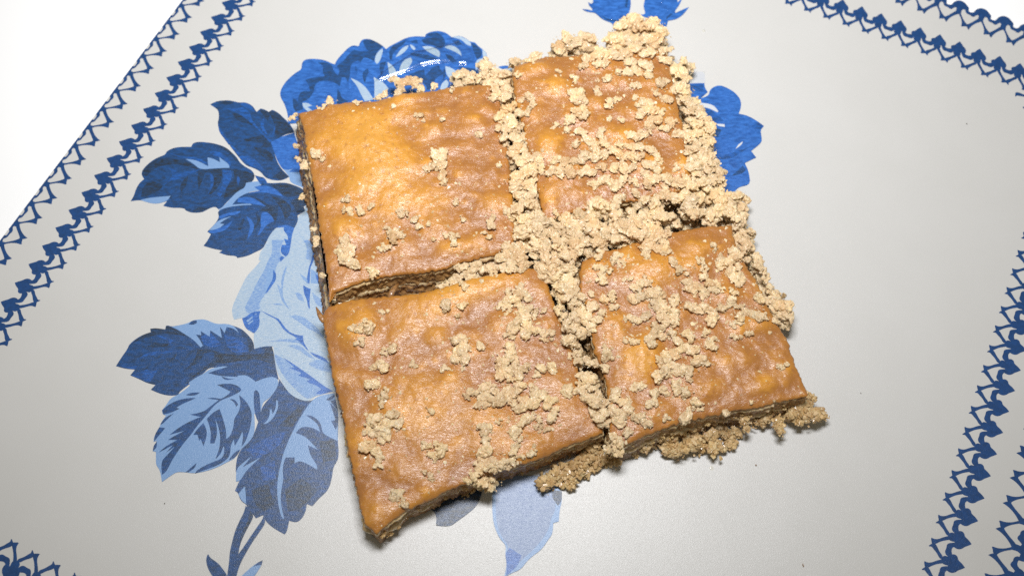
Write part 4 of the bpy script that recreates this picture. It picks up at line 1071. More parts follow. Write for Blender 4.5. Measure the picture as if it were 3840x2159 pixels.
# where each crumb lies in the photograph: (x, y, width) read off enlarged views of it
SPOTS = {
"R2": [(1640,350,140),(1700,310,120),(1640,410,90),(1790,340,150),(1860,330,150),(1900,420,170),(1990,400,170),(1960,480,120),(2060,320,150),(2080,420,150),(2130,230,140),(2200,180,150),(2280,200,160),(2360,200,140),(2400,280,130),(2160,300,160),(2250,290,170),(2340,330,150),(2230,380,150),(2150,420,150),(2310,420,150),(2400,390,130),(2440,450,110),(2470,380,80),
 (2290,510,130),(2200,490,120),(2230,560,140),(2310,570,100),(2160,560,90),(2080,550,100),(2210,640,90),(2400,640,110),(2450,740,120),(2540,580,140),(2500,500,90),(2550,680,110),(2380,720,70),(2450,620,80),
 (1330,565,70),(1450,440,110),(1420,470,90),(1310,475,80),(1320,460,60),(1810,500,80),(1850,460,100),(1640,545,50),(1760,595,80),(1760,690,130),(1740,750,130),(1800,770,110),(1790,840,120),(1820,870,90),(1710,920,110),(1690,980,100),(1740,900,70),(1610,950,60),(1940,690,80),(2010,600,90),(1930,610,40),(2030,790,110),(2080,760,70),(2210,740,60),(2300,800,120),(2270,870,130),(2340,830,150),(2370,900,140),(2310,930,120),(2250,800,70),(2420,850,80),(2480,940,110),(2520,990,120),(2440,960,90),(2110,905,70),(2020,900,50),
 (1800,1020,110),(1780,1100,100),(1860,1070,90),(1920,1110,120),(1970,1010,90),(1990,1080,110),(2050,1120,110),(2110,1100,90),(2210,1020,130),(2290,1000,90),(2180,1120,110),(2260,1110,100),(2330,1150,120),(2390,1190,110),(2320,1230,120),(2230,1180,130),(2150,1190,110),(2070,1190,120),(1990,1180,120),(1900,1180,120),(1830,1200,120),(1750,1210,120),(1680,1230,110),(1620,1210,80),(1740,1290,120),(1660,1300,130),(1580,1300,90),(1820,1290,110),(1890,1330,110),(1960,1260,110),(1900,1390,100),(1980,1370,100),(2040,1280,110),(2050,1400,110),(2130,1290,120),(2120,1380,120),(2210,1290,120),(2200,1380,100),(2290,1330,110),(2290,1410,110),(2370,1290,100),(2380,1370,120),(2450,1350,120),(2450,1430,110),(2530,1380,120),(2530,1270,70),
 (1260,810,130),(1220,900,130),(1290,900,130),(1350,860,110),(1410,740,100),(1440,790,90),(1360,760,70),(1400,850,80),(1200,980,110),(1260,980,110),(1330,970,100),(1250,1060,100),(1320,1070,110),(1370,1040,80),(1320,1150,130),(1300,1200,100),(1380,1140,90),(1390,1220,120),(1440,1200,130),(1480,1230,120),(1420,1290,110),(1340,1370,140),(1290,1400,120),(1410,1380,130),(1460,1420,110),(1500,1290,90),(1190,1250,50),
 (480,620,160),(400,630,110),(560,640,120),(430,690,120),(600,680,100),(330,720,80),(290,740,70),(700,660,70),(910,580,130),(880,640,120),(830,680,60),(960,600,110),(1000,590,70),(1100,510,130),(1060,570,110),(1130,580,130),(1100,630,120),(1160,640,120),(1180,700,140),(1150,740,90),(1220,680,110),(1240,590,100),(1250,740,90),(1270,680,70),
 (390,810,50),(580,880,80),(620,905,50),(760,910,50),(1035,1010,70),(690,1210,150),(740,1190,150),(770,1250,110),(680,1280,100),(790,1330,110),(780,1370,80),(130,780,60),(100,770,40)],
"R1": [(2490,770,90),(2440,810,60),(2210,890,80),(2390,1170,110),(2430,1200,60),(2235,1110,50),(2262,1210,70),(2290,1250,70)],
"R4": [(2370,290,60),(2382,370,80),(2390,400,60),(2437,640,55),(2280,40,60)],
"R5": [(40,60,70),(50,150,90),(150,140,80),(220,115,60),(460,160,90),(450,120,50),(560,210,70),(590,260,60),(860,75,60),(910,210,60),(1140,250,90),(1100,330,80),(1150,190,50),(340,420,90),(380,360,110),(430,330,100),(390,300,90),(300,430,60),(350,290,70),(850,330,80),(790,330,60),(860,390,90),(660,240,40),(700,360,40),
 (40,400,170),(60,470,180),(30,520,160),(100,540,120),(240,620,90),(240,660,70),(220,590,60),
 (1300,130,110),(1350,110,90),(1260,150,60),(1310,180,80),(1400,30,110),(1350,20,80),(1430,130,110),(1440,180,70),(1410,230,140),(1380,290,120),(1450,280,130),(1360,330,70),(1500,250,110),(1480,190,80),
 (1540,310,110),(1600,300,110),(1560,240,90),(1640,250,100),(1620,160,60),(1700,220,110),(1760,240,120),(1820,190,110),(1880,180,110),(1800,170,80),(1870,250,140),(1920,250,130),(1900,320,130),(1940,370,120),(1680,320,110),(1750,310,100),(1640,370,110),(1700,400,110),(1770,390,110),(1830,390,100),(1560,390,110),(1480,400,120),(1450,370,80),(1530,430,80),(1820,440,110),(1760,470,110),(1640,450,110),
 (1580,500,150),(1600,570,130),(1540,560,120),(1690,500,100),(1700,560,100),(1740,600,90),(1640,640,90),(1600,640,80),
 (1300,490,150),(1340,520,140),(1260,450,110),(1230,510,100),(1360,430,110),(1320,420,80),(1270,570,100),(1350,590,70),
 (900,570,90),(960,590,100),(1010,570,100),(1060,580,90),(1140,560,110),(1150,620,70),(880,640,70),(850,690,70),(920,710,80),(780,700,60),(740,720,50),(990,640,90),
 (2080,60,110),(2040,110,110),(1960,140,120),(1900,130,100),(2120,30,80),(2200,30,100),(2270,60,100),(2330,100,110),(2390,60,100),(2450,60,110),(2520,40,100),(2060,180,110),(2110,270,120),(2170,200,120),(2240,220,120),(2310,200,120),(2370,170,100),(2430,210,110),(2490,200,80),(2180,290,110),(2260,310,120),(2330,280,130),(2390,300,120),(2440,320,110),(2120,350,90),(2070,370,80),(2010,330,100),(2060,310,90),(2290,420,120),(2340,390,140),(2400,420,130),(2450,450,90),(2300,470,90),(2420,370,100),
 (1940,500,80),(1930,560,70),(1960,600,90),(2010,590,70),(1970,650,110),(2080,490,90),(2050,520,80),(2110,540,70),(1880,770,60),(1900,880,110),(1970,820,110),(2030,800,100),(2060,880,90),(1960,920,70),(1700,790,90),(1750,770,90),(1800,800,70),(1760,850,80),(1700,700,120),(1640,740,90),(1690,740,90),(1760,700,70),(1640,870,60),(1640,910,50),
 (1760,930,120),(1830,920,110),(1870,970,110),(1930,970,100),(1890,1040,80),(1740,1010,110),(1720,1070,90),(1770,1060,70),(1710,1110,80),(1750,1150,80),(1740,1240,70),(1780,1280,70),(1840,1280,60),(1800,1390,90),(1860,1390,90),(1900,1300,50),
 (1370,740,100),(1340,770,110),(1400,790,90),(1260,750,60),(1240,830,120),(1290,830,110),(1200,860,70),(1340,860,80),(1250,890,70),(1370,910,100),(1420,890,80),(1390,950,110),(1450,930,60),(1500,900,80),(1310,1000,100),(1290,1050,110),(1400,1010,110),(1440,1040,90),(1380,1080,100),(1260,1090,80),(1540,1080,110),(1590,1080,60),(1490,1040,50),
 (800,850,90),(790,880,60),(910,860,80),(880,930,40),(180,1020,110),(140,1030,80),(80,1020,60),(200,1050,60),(150,1130,70),(110,1140,50),(320,900,60),(400,1180,70),(330,1200,60),(300,1310,110),(340,1330,80),(250,1320,60),(540,1300,70),(900,1130,110),(870,1190,140),(940,1180,130),(910,1250,120),(860,1270,90),(1050,1165,90),(780,1330,70),(910,1340,50),
 (1250,1210,120),(1230,1260,120),(1290,1240,90),(1180,1300,110),(1240,1330,110),(1320,1310,110),(1380,1330,90),(1200,1390,110),(1280,1390,110),(1350,1390,90),(1500,1340,90),(1600,1330,90),(1480,1380,70),
 (2300,690,130),(2250,720,110),(2340,740,120),(2200,790,120),(2270,790,130),(2350,810,120),(2420,790,120),(2440,860,130),(2360,870,110),(2500,830,90),(2160,660,80),(2480,550,120),(2540,590,80),(2520,800,70),(2520,900,100),(2170,960,90),(2240,960,100),(2320,950,110),(2400,950,110),(2450,990,110),(2380,1030,90),(2420,1080,110),(2350,1080,90),(2500,970,100),(2340,1130,110),(2220,1130,70),(2140,1130,40),(2500,1060,90),(2530,1120,100),(2540,1180,90),(1990,1190,80),(2000,1240,90),(2040,1250,50),(1990,1330,70),(2390,1290,110),(2430,1250,100),(2400,1350,130),(2380,1390,110),(2450,1370,110),(2510,1250,110),(2540,1330,110),(2490,1330,100)],
"R6": [(20,40,110),(80,100,130),(60,170,120),(150,40,120),(130,170,100),(230,40,120),(280,50,110),(260,140,130),(330,110,140),(370,60,110),(420,60,110),(430,130,120),(440,190,100),(330,40,90),(390,170,110),(220,180,100),
 (420,260,110),(450,310,120),(500,310,90),(410,340,120),(460,380,110),(420,420,120),(380,450,110),(470,440,110),(510,430,70),(350,500,110),(400,510,110),(300,520,110),(330,560,120),(280,560,100),(380,590,110),(420,570,90),(400,650,110),(440,640,80),(430,690,70),(550,520,100),(570,570,80),(600,600,70),(620,650,70),(640,720,100),(660,750,90),(690,800,90),(730,850,110),(690,840,110),(790,870,110),(780,920,110),(810,960,70),(740,940,80),(650,830,90),(700,980,60),(580,810,90),(570,800,70),
 (220,400,60),(250,430,30),(130,520,80),(160,580,70),(160,640,110),(100,700,130),(200,690,120),(260,700,100),(60,740,120),(140,760,120),(220,750,110),(30,680,90),(20,600,70),(300,740,60),(380,760,80),(360,820,80),(380,860,70),(300,880,100),(230,880,110),(200,940,130),(220,980,110),(170,860,110),(90,890,110),(40,870,90),(450,900,100),(430,950,80),(520,910,100),(570,930,100),(610,950,80),(380,1000,60),(420,980,60),(500,1060,60),(400,1090,70),(170,1060,80),(220,1120,80),(210,1180,90),(40,1100,100),(20,1170,80),(100,1220,130),(120,1280,110),(160,1300,70),(60,1350,100),(30,1400,90),(730,1320,60),(780,1300,40)],
"R3": [(20,480,90),(20,600,80),(30,690,90),(60,770,110),(20,760,90),(120,850,110),(60,840,90),(140,880,80),(40,920,90),(100,960,110),(170,930,100),(200,970,100),(170,1010,110),(110,1030,110),(60,1040,110),(180,1080,110),(120,1100,110),(70,1160,110),(40,1130,90),(160,1170,120),(210,1200,110),(130,1230,110),(60,1250,110),(230,1240,90),(190,1290,110),(100,1310,110),(260,1300,90),(40,1350,110),(150,1370,110),(230,1370,110),(280,1370,80),(80,1410,110),(180,1430,110),(270,1430,90)],
"R8": [(240,20,110),(340,90,90),(300,140,70),(330,50,60),(230,260,80),(290,290,120),(350,290,110),(400,260,110),(390,310,80),(440,300,80),(330,360,70),(270,380,100),(340,390,90),(300,430,60),(190,340,80),(220,500,150),(260,540,110),(640,460,80),(720,500,120),(690,540,90),(770,490,70),(680,200,50),(280,610,60),(660,690,80),(430,820,90),(390,840,80),(450,870,70),(480,900,50),(1110,500,120),(1080,560,140),(1130,590,120),(1060,620,120),(1120,650,120),(1200,580,110),(1230,610,90),(1280,580,80),(1290,500,80),(1310,480,60),(1380,540,60),(1300,570,60),(1000,700,90),(970,720,80),(1050,740,80),(1110,750,80),(1100,720,70),(1430,520,50),(1460,510,40),
 (980,80,110),(1080,40,130),(1050,100,120),(1060,170,120),(1130,70,130),(1140,160,130),(1210,50,130),(1200,130,110),(1280,60,130),(1360,50,120),(1430,60,110),(1380,130,120),(1310,130,120),(1370,190,110),(1450,150,110),(1520,90,110),(1560,150,100),(1600,120,60),(1310,190,90),(1600,220,80),(1580,260,80),(1500,270,60),(1400,260,70),(1360,290,90),(1440,240,60),(1190,280,50),(1060,310,90),(1090,350,100),(1080,410,90),(1300,350,100),(1310,390,60),(1350,430,60),(1490,330,60),(1550,350,50),
 (1720,50,110),(1780,30,100),(1840,60,100),(1860,110,100),(1910,150,110),(1970,170,110),(1900,220,110),(1940,240,100),(1880,30,70),(1930,90,70),
 (2090,80,110),(2130,130,120),(2160,190,110),(2110,240,110),(2100,310,120),(2080,390,120),(2150,350,110),(2060,450,90),(2240,30,110),(2360,140,90),(2320,160,70),(2420,60,110),(2360,80,70),(2240,250,100),(2300,290,80),(2040,200,90),(2450,250,60),(2540,60,90),(2520,20,100)],
"R9": [(30,60,100),(100,140,90),(60,180,70),(20,240,110),(130,170,60),(670,150,50),(520,130,40),(330,220,50)],
}
NICK = {"bare": "the barest square", "heaped": "the crumb-heaped square", "sharp": "the square with the sharp corner", "ragged": "the square with ragged filling"}
spots = []
for reg, lst in SPOTS.items():
    x0, y0, s = REG[reg]
    for (x, y, w) in lst:
        spots.append((x0 + x * s, y0 + y * s, w * s))
spots.sort(key=lambda q: -q[2])


def surface(x, y):
    best = None
    for key, (root, bv) in CRUSTS.items():
        hit = bv.ray_cast(Vector((x, y, 60)), Vector((0, 0, -1)))
        if hit[0] is not None and (best is None or hit[0].z > best[0]):
            best = (hit[0].z, key, hit[1])
    return best


def drop(px, py, w):
    """Rest a crumb of pixel width w where the sight line meets the crust, or in the gap if it misses every crust."""
    z = 11.0
    for _ in range(4):
        q = P(px, py, z)
        s_ = surface(q[0], q[1])
        zn = s_[0] + 0.15 if s_ else None
        if zn is None:
            break
        z = 0.5 * z + 0.5 * zn
    q = P(px, py, z)
    s_ = surface(q[0], q[1])
    if s_:
        return q, s_[1], s_[2], True
    z = rng.uniform(10.0, 11.6) if 1880 < px < 2760 and py > 330 else rng.uniform(7.0, 8.8)
    q = P(px, py, z)
    near = min(CRUSTS, key=lambda k: (CRUSTS[k][0].location.xy - Vector((q[0] * MM, q[1] * MM))).length)
    return q, near, Vector((0, 0, 1)), False


def crumb_matrix(q, wmm, dia, nrm, on):
    s = wmm / dia
    rot = Vector((0, 0, 1)).rotation_difference(nrm.lerp(Vector((0, 0, 1)), 0.4).normalized()).to_matrix().to_4x4()
    rz = Matrix.Rotation(rng.uniform(0, 6.283), 4, "Z")
    tl = Matrix.Rotation(rng.uniform(-.25, .25), 4, "X") @ Matrix.Rotation(rng.uniform(-.25, .25), 4, "Y")
    sz = rng.uniform(0.7, 1.0)
    return Vector(q), rot @ rz @ tl, Vector((s, s, s * sz))


LOOSE = ([], [], [])


def merge(V, F, A, loc, rot, scl, bag):
    vv = (np.array(rot.to_3x3()) @ (V * np.array(scl)).T).T + np.array(loc)
    b = len(bag[0])
    bag[0].extend(map(tuple, vv))
    bag[1].extend(tuple(b + k for k in f) for f in F)
    bag[2].extend(A)


# how someone would point at a place on the pastry: landmarks of the photograph and the words for them
LAND = [(1130,430,"at the barest square's corner by the leaf prints"),(1170,600,"down the barest square's edge facing the dark leaves"),(1200,900,"on the barest square's edge over the pale rose"),
(1300,1010,"on the barest square's corner above the dark gap's wide end"),(1250,780,"beside the barest square's edge, half way down"),(1450,610,"on the golden blister of the barest square"),(1640,620,"in the middle of the barest square"),
(1540,330,"piled against the barest square by the syrup puddle"),(1350,370,"behind the barest square's far edge, beside the bright rose"),(1720,300,"behind the barest square between puddle and heaped square"),(1840,280,"in the notch where barest and heaped squares begin"),(1850,360,"at the barest square's far corner by the heaped one"),
(1470,890,"on the barest square's near half, towards the gap"),(1690,890,"on the barest square's near half, towards the crossing"),(1850,870,"on the barest square's corner at the crossing"),(1800,500,"on the browner side of the barest square"),
(1900,440,"in the seam where barest and heaped squares part"),(1930,530,"in the seam beside the heaped square's golden blister"),(1960,640,"in the seam halfway to the crossing"),(1940,780,"in the seam just before the crossing"),
(1930,960,"on the pale heap at the crossing's edge by the barest square"),(2080,990,"on the palest big lump at the centre of the crossing"),(2070,870,"at the centre where the four squares meet"),(2210,840,"where crossing runs in under the heaped square's edge"),
(2170,920,"in the crossing above the ragged square's corner"),(2350,850,"in the seam between heaped and ragged squares, middle"),(2480,800,"in the seam between heaped and ragged squares, outer half"),(2620,800,"in the seam between heaped and ragged squares, outer end"),
(1760,1010,"in the dark gap between barest and sharp-cornered squares"),(1860,1000,"where the dark gap meets the crossing"),(2120,1150,"in the seam leaving the crossing towards the near side"),(2190,1240,"in the seam between sharp-cornered and ragged squares"),(2200,1480,"at the near end of the seam by the sharp-cornered square"),
(2120,170,"along the heaped square's far edge"),(2390,90,"on the tallest heap below the rosebud"),(2450,180,"at the foot of the tallest heap"),(1980,230,"at the heaped square's far corner by the notch"),(2400,280,"streaming down from the tallest heap"),(2160,370,"strung in a line down the heaped square"),
(2290,370,"alone amid the heaped square"),(2430,430,"in the cluster near the heaped square's outer edge"),(2110,470,"beside the heaped square's golden blister"),(2220,540,"in the crumb band across the heaped square, inner end"),(2330,590,"in the crumb band across the heaped square, middle"),(2450,620,"in the crumb band across the heaped square, outer end"),
(2140,640,"on the heaped square's near half, inner side"),(2330,700,"on the heaped square's near half, middle"),(2500,700,"on the heaped square's near half, outer side"),(2550,330,"on the ridge along the heaped square, by the faint petal"),(2640,480,"on the ridge beside the blue rose's upper petals"),(2680,640,"on the ridge beside the blue rose's lower petals"),(2740,750,"at the ridge's step towards the ragged square"),
(1370,1230,"on the sharp-cornered square's blister by the pale rose"),(1690,1140,"on the long golden blister of the sharp-cornered square"),(1950,1110,"on the sharp-cornered square just below the crossing"),(1960,1230,"in the trail down the sharp-cornered square"),(1730,1310,"in the lone cluster at the sharp-cornered square's centre"),
(1440,1430,"on the sharp-cornered square's edge half facing the leaves"),(1900,1370,"at the top of the sharp-cornered square's biggest patch"),(1850,1500,"in the heart of the sharp-cornered square's biggest patch"),(1980,1510,"at the outer side of the sharp-cornered square's biggest patch"),(1430,1600,"in the cluster near the sharp-cornered square's outer edge"),
(1640,1690,"on the sharp-cornered square's near half, alone"),(1830,1730,"in the clump at the sharp-cornered square's near edge"),(1490,1860,"in the little cluster towards the browned sharp corner"),(2050,1560,"on the sharp-cornered square between patch and seam"),
(2250,1000,"on the ragged square's corner at the crossing"),(2440,1090,"on the ragged square's brightest blister"),(2590,960,"on the ragged square's far half"),(2620,1090,"in the patch spread over the ragged square's middle"),(2470,1200,"in the patch trailing towards the seam"),(2680,1180,"in the patch's yellowish lump on the ragged square"),
(2800,1180,"in the streak reaching the ragged square's outer edge"),(2480,1380,"in the chain down the ragged square's near half"),(2610,1360,"on the plump lump of the ragged square's near half"),(2320,1530,"at the ragged square's corner by the fallen chunk"),(2420,1490,"along the ragged square's near edge"),
(2770,880,"on the outer ridge at the ragged square's far corner"),(2820,1000,"on the outer ridge of the ragged square, middle"),(2870,1080,"on the outer ridge nearing the upright shard"),(2930,1180,"around the upright shard"),(2920,1380,"lone on the ragged square's browned near corner"),(2700,830,"on the seam's outer mouth beside the tray's bare side")]


def place_words(x, y):
    return min(LAND, key=lambda l: (l[0] - x) ** 2 + (l[1] - y) ** 2)[2]


NAMED = {}
made = 0
SINK = 0.30
PXMM = 0.0645
for (px, py, w) in spots:
    q, key, nrm, on = drop(px, py, w)
    wmm = w * PXMM * rng.uniform(1.05, 1.30) * (1.0 if on or px < 1700 else 1.16 if px < 2600 else 1.06)
    ci = min(range(len(CLASS)), key=lambda c: abs(CLASS[c][0] - wmm))
    _c, dia, V, F, me, A = rng.choice([b for b in LUMPS if b[0] == ci])
    q = np.array(q)
    if on:
        q[2] -= 0.12
    loc, rot, scl = crumb_matrix(q, wmm, dia, nrm, on)
    if made < 292:
        o = bpy.data.objects.new("walnut_crumb", me)
        o.matrix_world = Matrix.Translation(loc * MM) @ rot @ Matrix.Diagonal((*scl, 1))
        col.objects.link(o)
        size = "large" if wmm > 4.3 else "medium" if wmm > 3.4 else "small"
        NAMED.setdefault((size, place_words(px, py)), []).append((py, o, key))
        made += 1
    else:
        merge(V, F, A, loc, rot, scl, LOOSE)
    if not on and px > 1700:                       # what a crumb in a gap rests on
        for zz, bank in ((q[2] - 1.8, LUMPS), (q[2] - 2.6, BANK)) + (((4.8, BANK), (2.4, BANK)) if px > 2560 or py < 330 else ()):
            q2 = np.array([q[0] + rng.uniform(-1.3, 1.3), q[1] + rng.uniform(-1.3, 1.3), zz])
            cj = min(ci, 2)
            _c, d2, V2, F2, _m, A2 = rng.choice([b for b in bank if b[0] == cj])
            l2, r2, s2 = crumb_matrix(q2, max(wmm, 2.4) * rng.uniform(.85, 1.1), d2, Vector((0, 0, 1)), False)
            merge(V2, F2, A2, l2, r2, s2, LOOSE)

# the label of each: size, its turn among its like counted from the far side, and where it lies
TURN = ("", "second ", "third ", "fourth ", "fifth ", "sixth ", "seventh ", "eighth ", "ninth ", "tenth ", "eleventh ", "twelfth ")
for (size, where), lot in NAMED.items():
    lot.sort(key=lambda q: q[0])
    for k, (_y, o, key) in enumerate(lot):
        n = len(lot)
        turn = "" if n == 1 else ("farther " if k == 0 else "nearer ") if n == 2 else "nearest " if k == n - 1 else TURN[min(k, 11)] + "farthest "
        tag(o, turn + size + (" walnut crumb " if len((turn + where).split()) < 14 else " crumb ") + where, "crumb", "walnut crumbs of " + NICK[key])

# single grains strewn over the crusts
tiny = [(0, 2.0, g[0], g[1], None, [min(max(rng.gauss(.52, .18), 0), 1)] * len(g[0])) for g in GRAINS]
for key, (root, bv) in CRUSTS.items():
    for _ in range({"bare": 110, "heaped": 200, "sharp": 190, "ragged": 200}[key]):
        c = root.location * 1000
        x, y = c.x + rng.gauss(0, 13), c.y + rng.gauss(0, 13)
        s_ = surface(x, y)
        if s_ and s_[1] == key:
            _c, d2, V2, F2, _m, A2 = rng.choice(tiny)
            l2, r2, s2 = crumb_matrix((x, y, s_[0] - 0.05), rng.uniform(.3, .85), d2, s_[2], True)
            merge(V2, F2, A2, l2, r2, s2, LOOSE)
# dust broken off the crumbs, lying between them
for (px, py, w) in spots:
    for _ in range(3):
        x, y = px + rng.gauss(0, 40), py + rng.gauss(0, 34)
        q = P(x, y, 10.9)
        s_ = surface(q[0], q[1])
        if s_:
            q = P(x, y, s_[0])
            s_ = surface(q[0], q[1]) or s_
            _c, d2, V2, F2, _m, A2 = rng.choice(tiny)
            l2, r2, s2 = crumb_matrix((q[0], q[1], s_[0] - 0.06), rng.choice((.4, .55, .7, .95, 1.2)) * rng.uniform(.8, 1.1), d2, s_[2], True)
            merge(V2, F2, A2, l2, r2, s2, LOOSE)
o = link("walnut_crumbs", grain_mesh("walnut_crumbs", *LOOSE, MAT["crumb"]))
o["kind"] = "stuff"
o["label"], o["category"] = "fine walnut crumbs strewn between the larger ones over the four squares", "crumbs"

# filling that bulges out of the near side of the ragged square
WET = [clump_mesh(3.4, 900 + k, rmin=.26, rmax=.65, high=.6, halo=.10) for k in range(8)]


def lumps(lst, reg, zr, bag):
    x0, y0, s = REG[reg]
    for (x, y, w) in lst:
        z = rng.uniform(*zr)
        q = P(x0 + x * s, y0 + y * s, z)
        V, F, dia, A = rng.choice(WET)
        wmm = w * s * PXMM * 0.95
        loc, rot, scl = crumb_matrix((q[0], q[1], max(z - wmm * .3, .05)), wmm, dia, Vector((0, 0, 1)), False)
        merge(V, F, A, loc, rot, scl, bag)


bag = ([], [], [])
lumps([(60,470,180),(150,460,160),(250,470,190),(370,420,170),(330,370,150),(220,390,150),(420,350,120),(300,330,150),(120,400,150),(40,390,140)], "R9", (1.6, 4.5), bag)
lumps([(480,290,140),(560,270,150),(650,230,160),(730,280,140),(740,350,90),(870,200,190),(920,260,170),(980,200,180),(1040,220,130),(1060,230,110),(900,130,150),(960,90,120),(800,200,160),(720,200,140)], "R9", (2.0, 6.0), bag)
lumps([(2180,470,150),(2300,440,150),(2400,420,150),(2480,400,170),(2520,470,170),(2460,480,140),(2550,520,100),(2100,440,120),(2380,380,130)], "R8", (1.6, 5.0), bag)
attach(link("spilled_filling", grain_mesh("spilled_filling", *bag, MAT["filling"])), CRUSTS["ragged"][0])["kind"] = "stuff"

bag = ([], [], [])
lumps([(1560,710,200),(1640,680,220),(1720,640,220),(1800,600,200),(1880,570,220),(1850,640,150),(1960,560,160),(2040,560,150),(1900,510,180),(1555,770,120),(1740,730,130),(2080,590,100),(1840,530,170)], "R8", (1.2, 3.6), bag)
o = link("filling_chunk", grain_mesh("filling_chunk", *bag, MAT["filling"]))
tag(o, "wet brown chunk of nut filling fallen on the tray between two squares", "filling chunk")

# crumbs of filling standing out of the cut sides that face the camera
def side_bits(key, edge, n, zr, out, size=(1.1, 2.3)):
    bag = ([], [], [])
    pts = resample([P(x, y, 9.5)[:2] for x, y in edge], 200)
    for _ in range(n):
        k = rng.randrange(3, 196)
        d = pts[k + 3] - pts[k - 3]
        nr = np.array([d[1], -d[0]]) / np.linalg.norm(d)
        c_ = CRUSTS[key][0].location
        if nr @ (pts[k] - np.array([c_.x, c_.y]) * 1000) < 0:
            nr = -nr
        z = rng.uniform(*zr)
        q = pts[k] + nr * (out[0] + (out[1] - out[0]) * (1 - z / 10.0) + rng.gauss(0, .25))
        V, F, dia, A = rng.choice(WET)
        l2, r2, s2 = crumb_matrix((q[0], q[1], max(z - .7, .1)), rng.uniform(*size), dia, Vector((0, 0, 1)), False)
        merge(V, F, A, l2, r2, s2, bag)
    attach(link("loose_filling", grain_mesh("loose_filling", *bag, MAT["filling"])), CRUSTS[key][0])["kind"] = "stuff"


side_bits("sharp", [(2262,1622),(2125,1671),(2025,1720),(1926,1750),(1827,1775),(1677,1839),(1528,1909),(1412,2000)], 48, (.6, 8.0), (-.5, .3))
side_bits("ragged", [(3032,1484),(2908,1508),(2759,1537),(2560,1582),(2423,1631),(2344,1668)], 60, (.6, 8.0), (-.3, 1.5))
side_bits("bare", [(1924,926),(1797,966),(1678,1003),(1509,1024),(1379,1050),(1310,1072),(1250,1100)], 34, (2.5, 7.5), (-.4, .5))

# soaked crumbs added low in the cuts, coloured dark to stand for shade
bag = ([], [], [])
CUTS = ([(1900,360),(1915,480),(1950,620),(1985,780),(2010,900),(2060,1010),(2120,1130),(2180,1250),(2240,1400),(2290,1560),(2300,1630)],
        [(1330,1090),(1480,1070),(1620,1050),(1760,1010),(1900,960),(2010,920),(2130,880),(2280,840),(2420,810),(2560,780),(2680,770),(2740,790)])
for ci_, cut in enumerate(CUTS):
    for (xa, ya), (xb, yb) in zip(cut, cut[1:]):
        nn = max(2, int(math.hypot(xb - xa, yb - ya) / 15))
        for t in range(nn):
            x, y = xa + (xb - xa) * t / nn + rng.uniform(-26, 26), ya + (yb - ya) * t / nn + rng.uniform(-26, 26)
            low = ci_ == 1 and x < 1780
            z = rng.uniform(.6, 1.6) if low else rng.uniform(.6, 7.0)
            q = P(x, y, z)
            V, F, dia, A = rng.choice(WET)
            l2, r2, s2 = crumb_matrix((q[0], q[1], max(z - 1.0, .1)), rng.uniform(2.0, 3.4), dia, Vector((0, 0, 1)), False)
            merge(V, F, A, l2, r2, s2, bag)
for (x, y, rad, n) in ((2000, 960, 80, 40), (2533, 835, 60, 20), (2114, 1200, 40, 16), (2171, 1336, 45, 18), (1930, 950, 50, 16)):
    for _ in range(n):
        z = rng.uniform(.5, 6.0)
        q = P(x + rng.gauss(0, rad * .6), y + rng.gauss(0, rad * .6), z)
        V, F, dia, A = rng.choice(WET)
        l2, r2, s2 = crumb_matrix((q[0], q[1], max(z - 1.0, .1)), rng.uniform(2.0, 3.2), dia, Vector((0, 0, 1)), False)
        merge(V, F, A, l2, r2, s2, bag)
o = link("shade_crumbs", grain_mesh("shade_crumbs", *bag, MAT["soaked"]))
o["kind"] = "stuff"
o["label"], o["category"] = "added syrup-soaked crumbs, darkened for shade, low in the cuts between the squares", "crumbs"

# a shard of walnut standing upright on the far-right ridge of the ragged square
V, F, dia, A = clump_mesh(2.6, 77)
q = P(*G("R6", [(762, 790)])[0], 7.5)
o = link("walnut_shard", grain_mesh("walnut_shard", V, F, A, MAT["crumb"]))
o.matrix_world = Matrix.Translation(Vector(q) * MM) @ Matrix.Rotation(-.15, 4, "Y") @ Matrix.Diagonal((.62, .5, 2.2, 1))
tag(o, "walnut shard standing upright at the outer edge of the ragged square", "crumb")

# curl of phyllo in the gap, spike of crust at the corner
def tube(name, pts, radii, mat, seg=10):
    V, F = [], []
    for i, (c, r) in enumerate(zip(pts, radii)):
        c = np.array(c)
        a = np.array(pts[min(i + 1, len(pts) - 1)]) - np.array(pts[max(i - 1, 0)])
        a = a / np.linalg.norm(a)
        s1 = np.cross(a, [0.1, 0.2, 1.0]); s1 /= np.linalg.norm(s1)
        s2 = np.cross(a, s1)
        for k in range(seg):
            t = 6.2832 * k / seg
            rr = r * (1 + .15 * noise.noise(Vector(c * 1.3) + Vector((k, 0, 0))))
            V.append(tuple(c + rr * (s1 * math.cos(t) + s2 * .55 * math.sin(t))))
    for i in range(len(pts) - 1):
        for k in range(seg):
            k2 = (k + 1) % seg
            F.append((i * seg + k, i * seg + k2, (i + 1) * seg + k2, (i + 1) * seg + k))
    F.append(tuple(range(seg))[::-1])
    F.append(tuple((len(pts) - 1) * seg + k for k in range(seg)))
    return mesh_from(name, V, F, mat)


pp = [P(x, y, z) for (x, y), z in zip(G("R5", [(430, 690), (405, 720), (380, 755), (370, 790), (372, 815)]), (8.2, 8.8, 9.2, 9.0, 8.4))]
o = link("phyllo_curl", tube("phyllo_curl", pp, (.45, .6, .75, .8, .7), MAT["brown"]))
tag(o, "thin curl of golden phyllo bridging the dark gap below the barest square", "phyllo curl")
pp = [P(x, y, 9.2) for x, y in G("R4", [(2384, 866), (2395, 890), (2408, 920), (2428, 950), (2450, 975)])]
attach(link("crust_spike", tube("crust_spike", pp, (.12, .35, .6, .8, .8), MAT["brown"])), CRUSTS["sharp"][0])

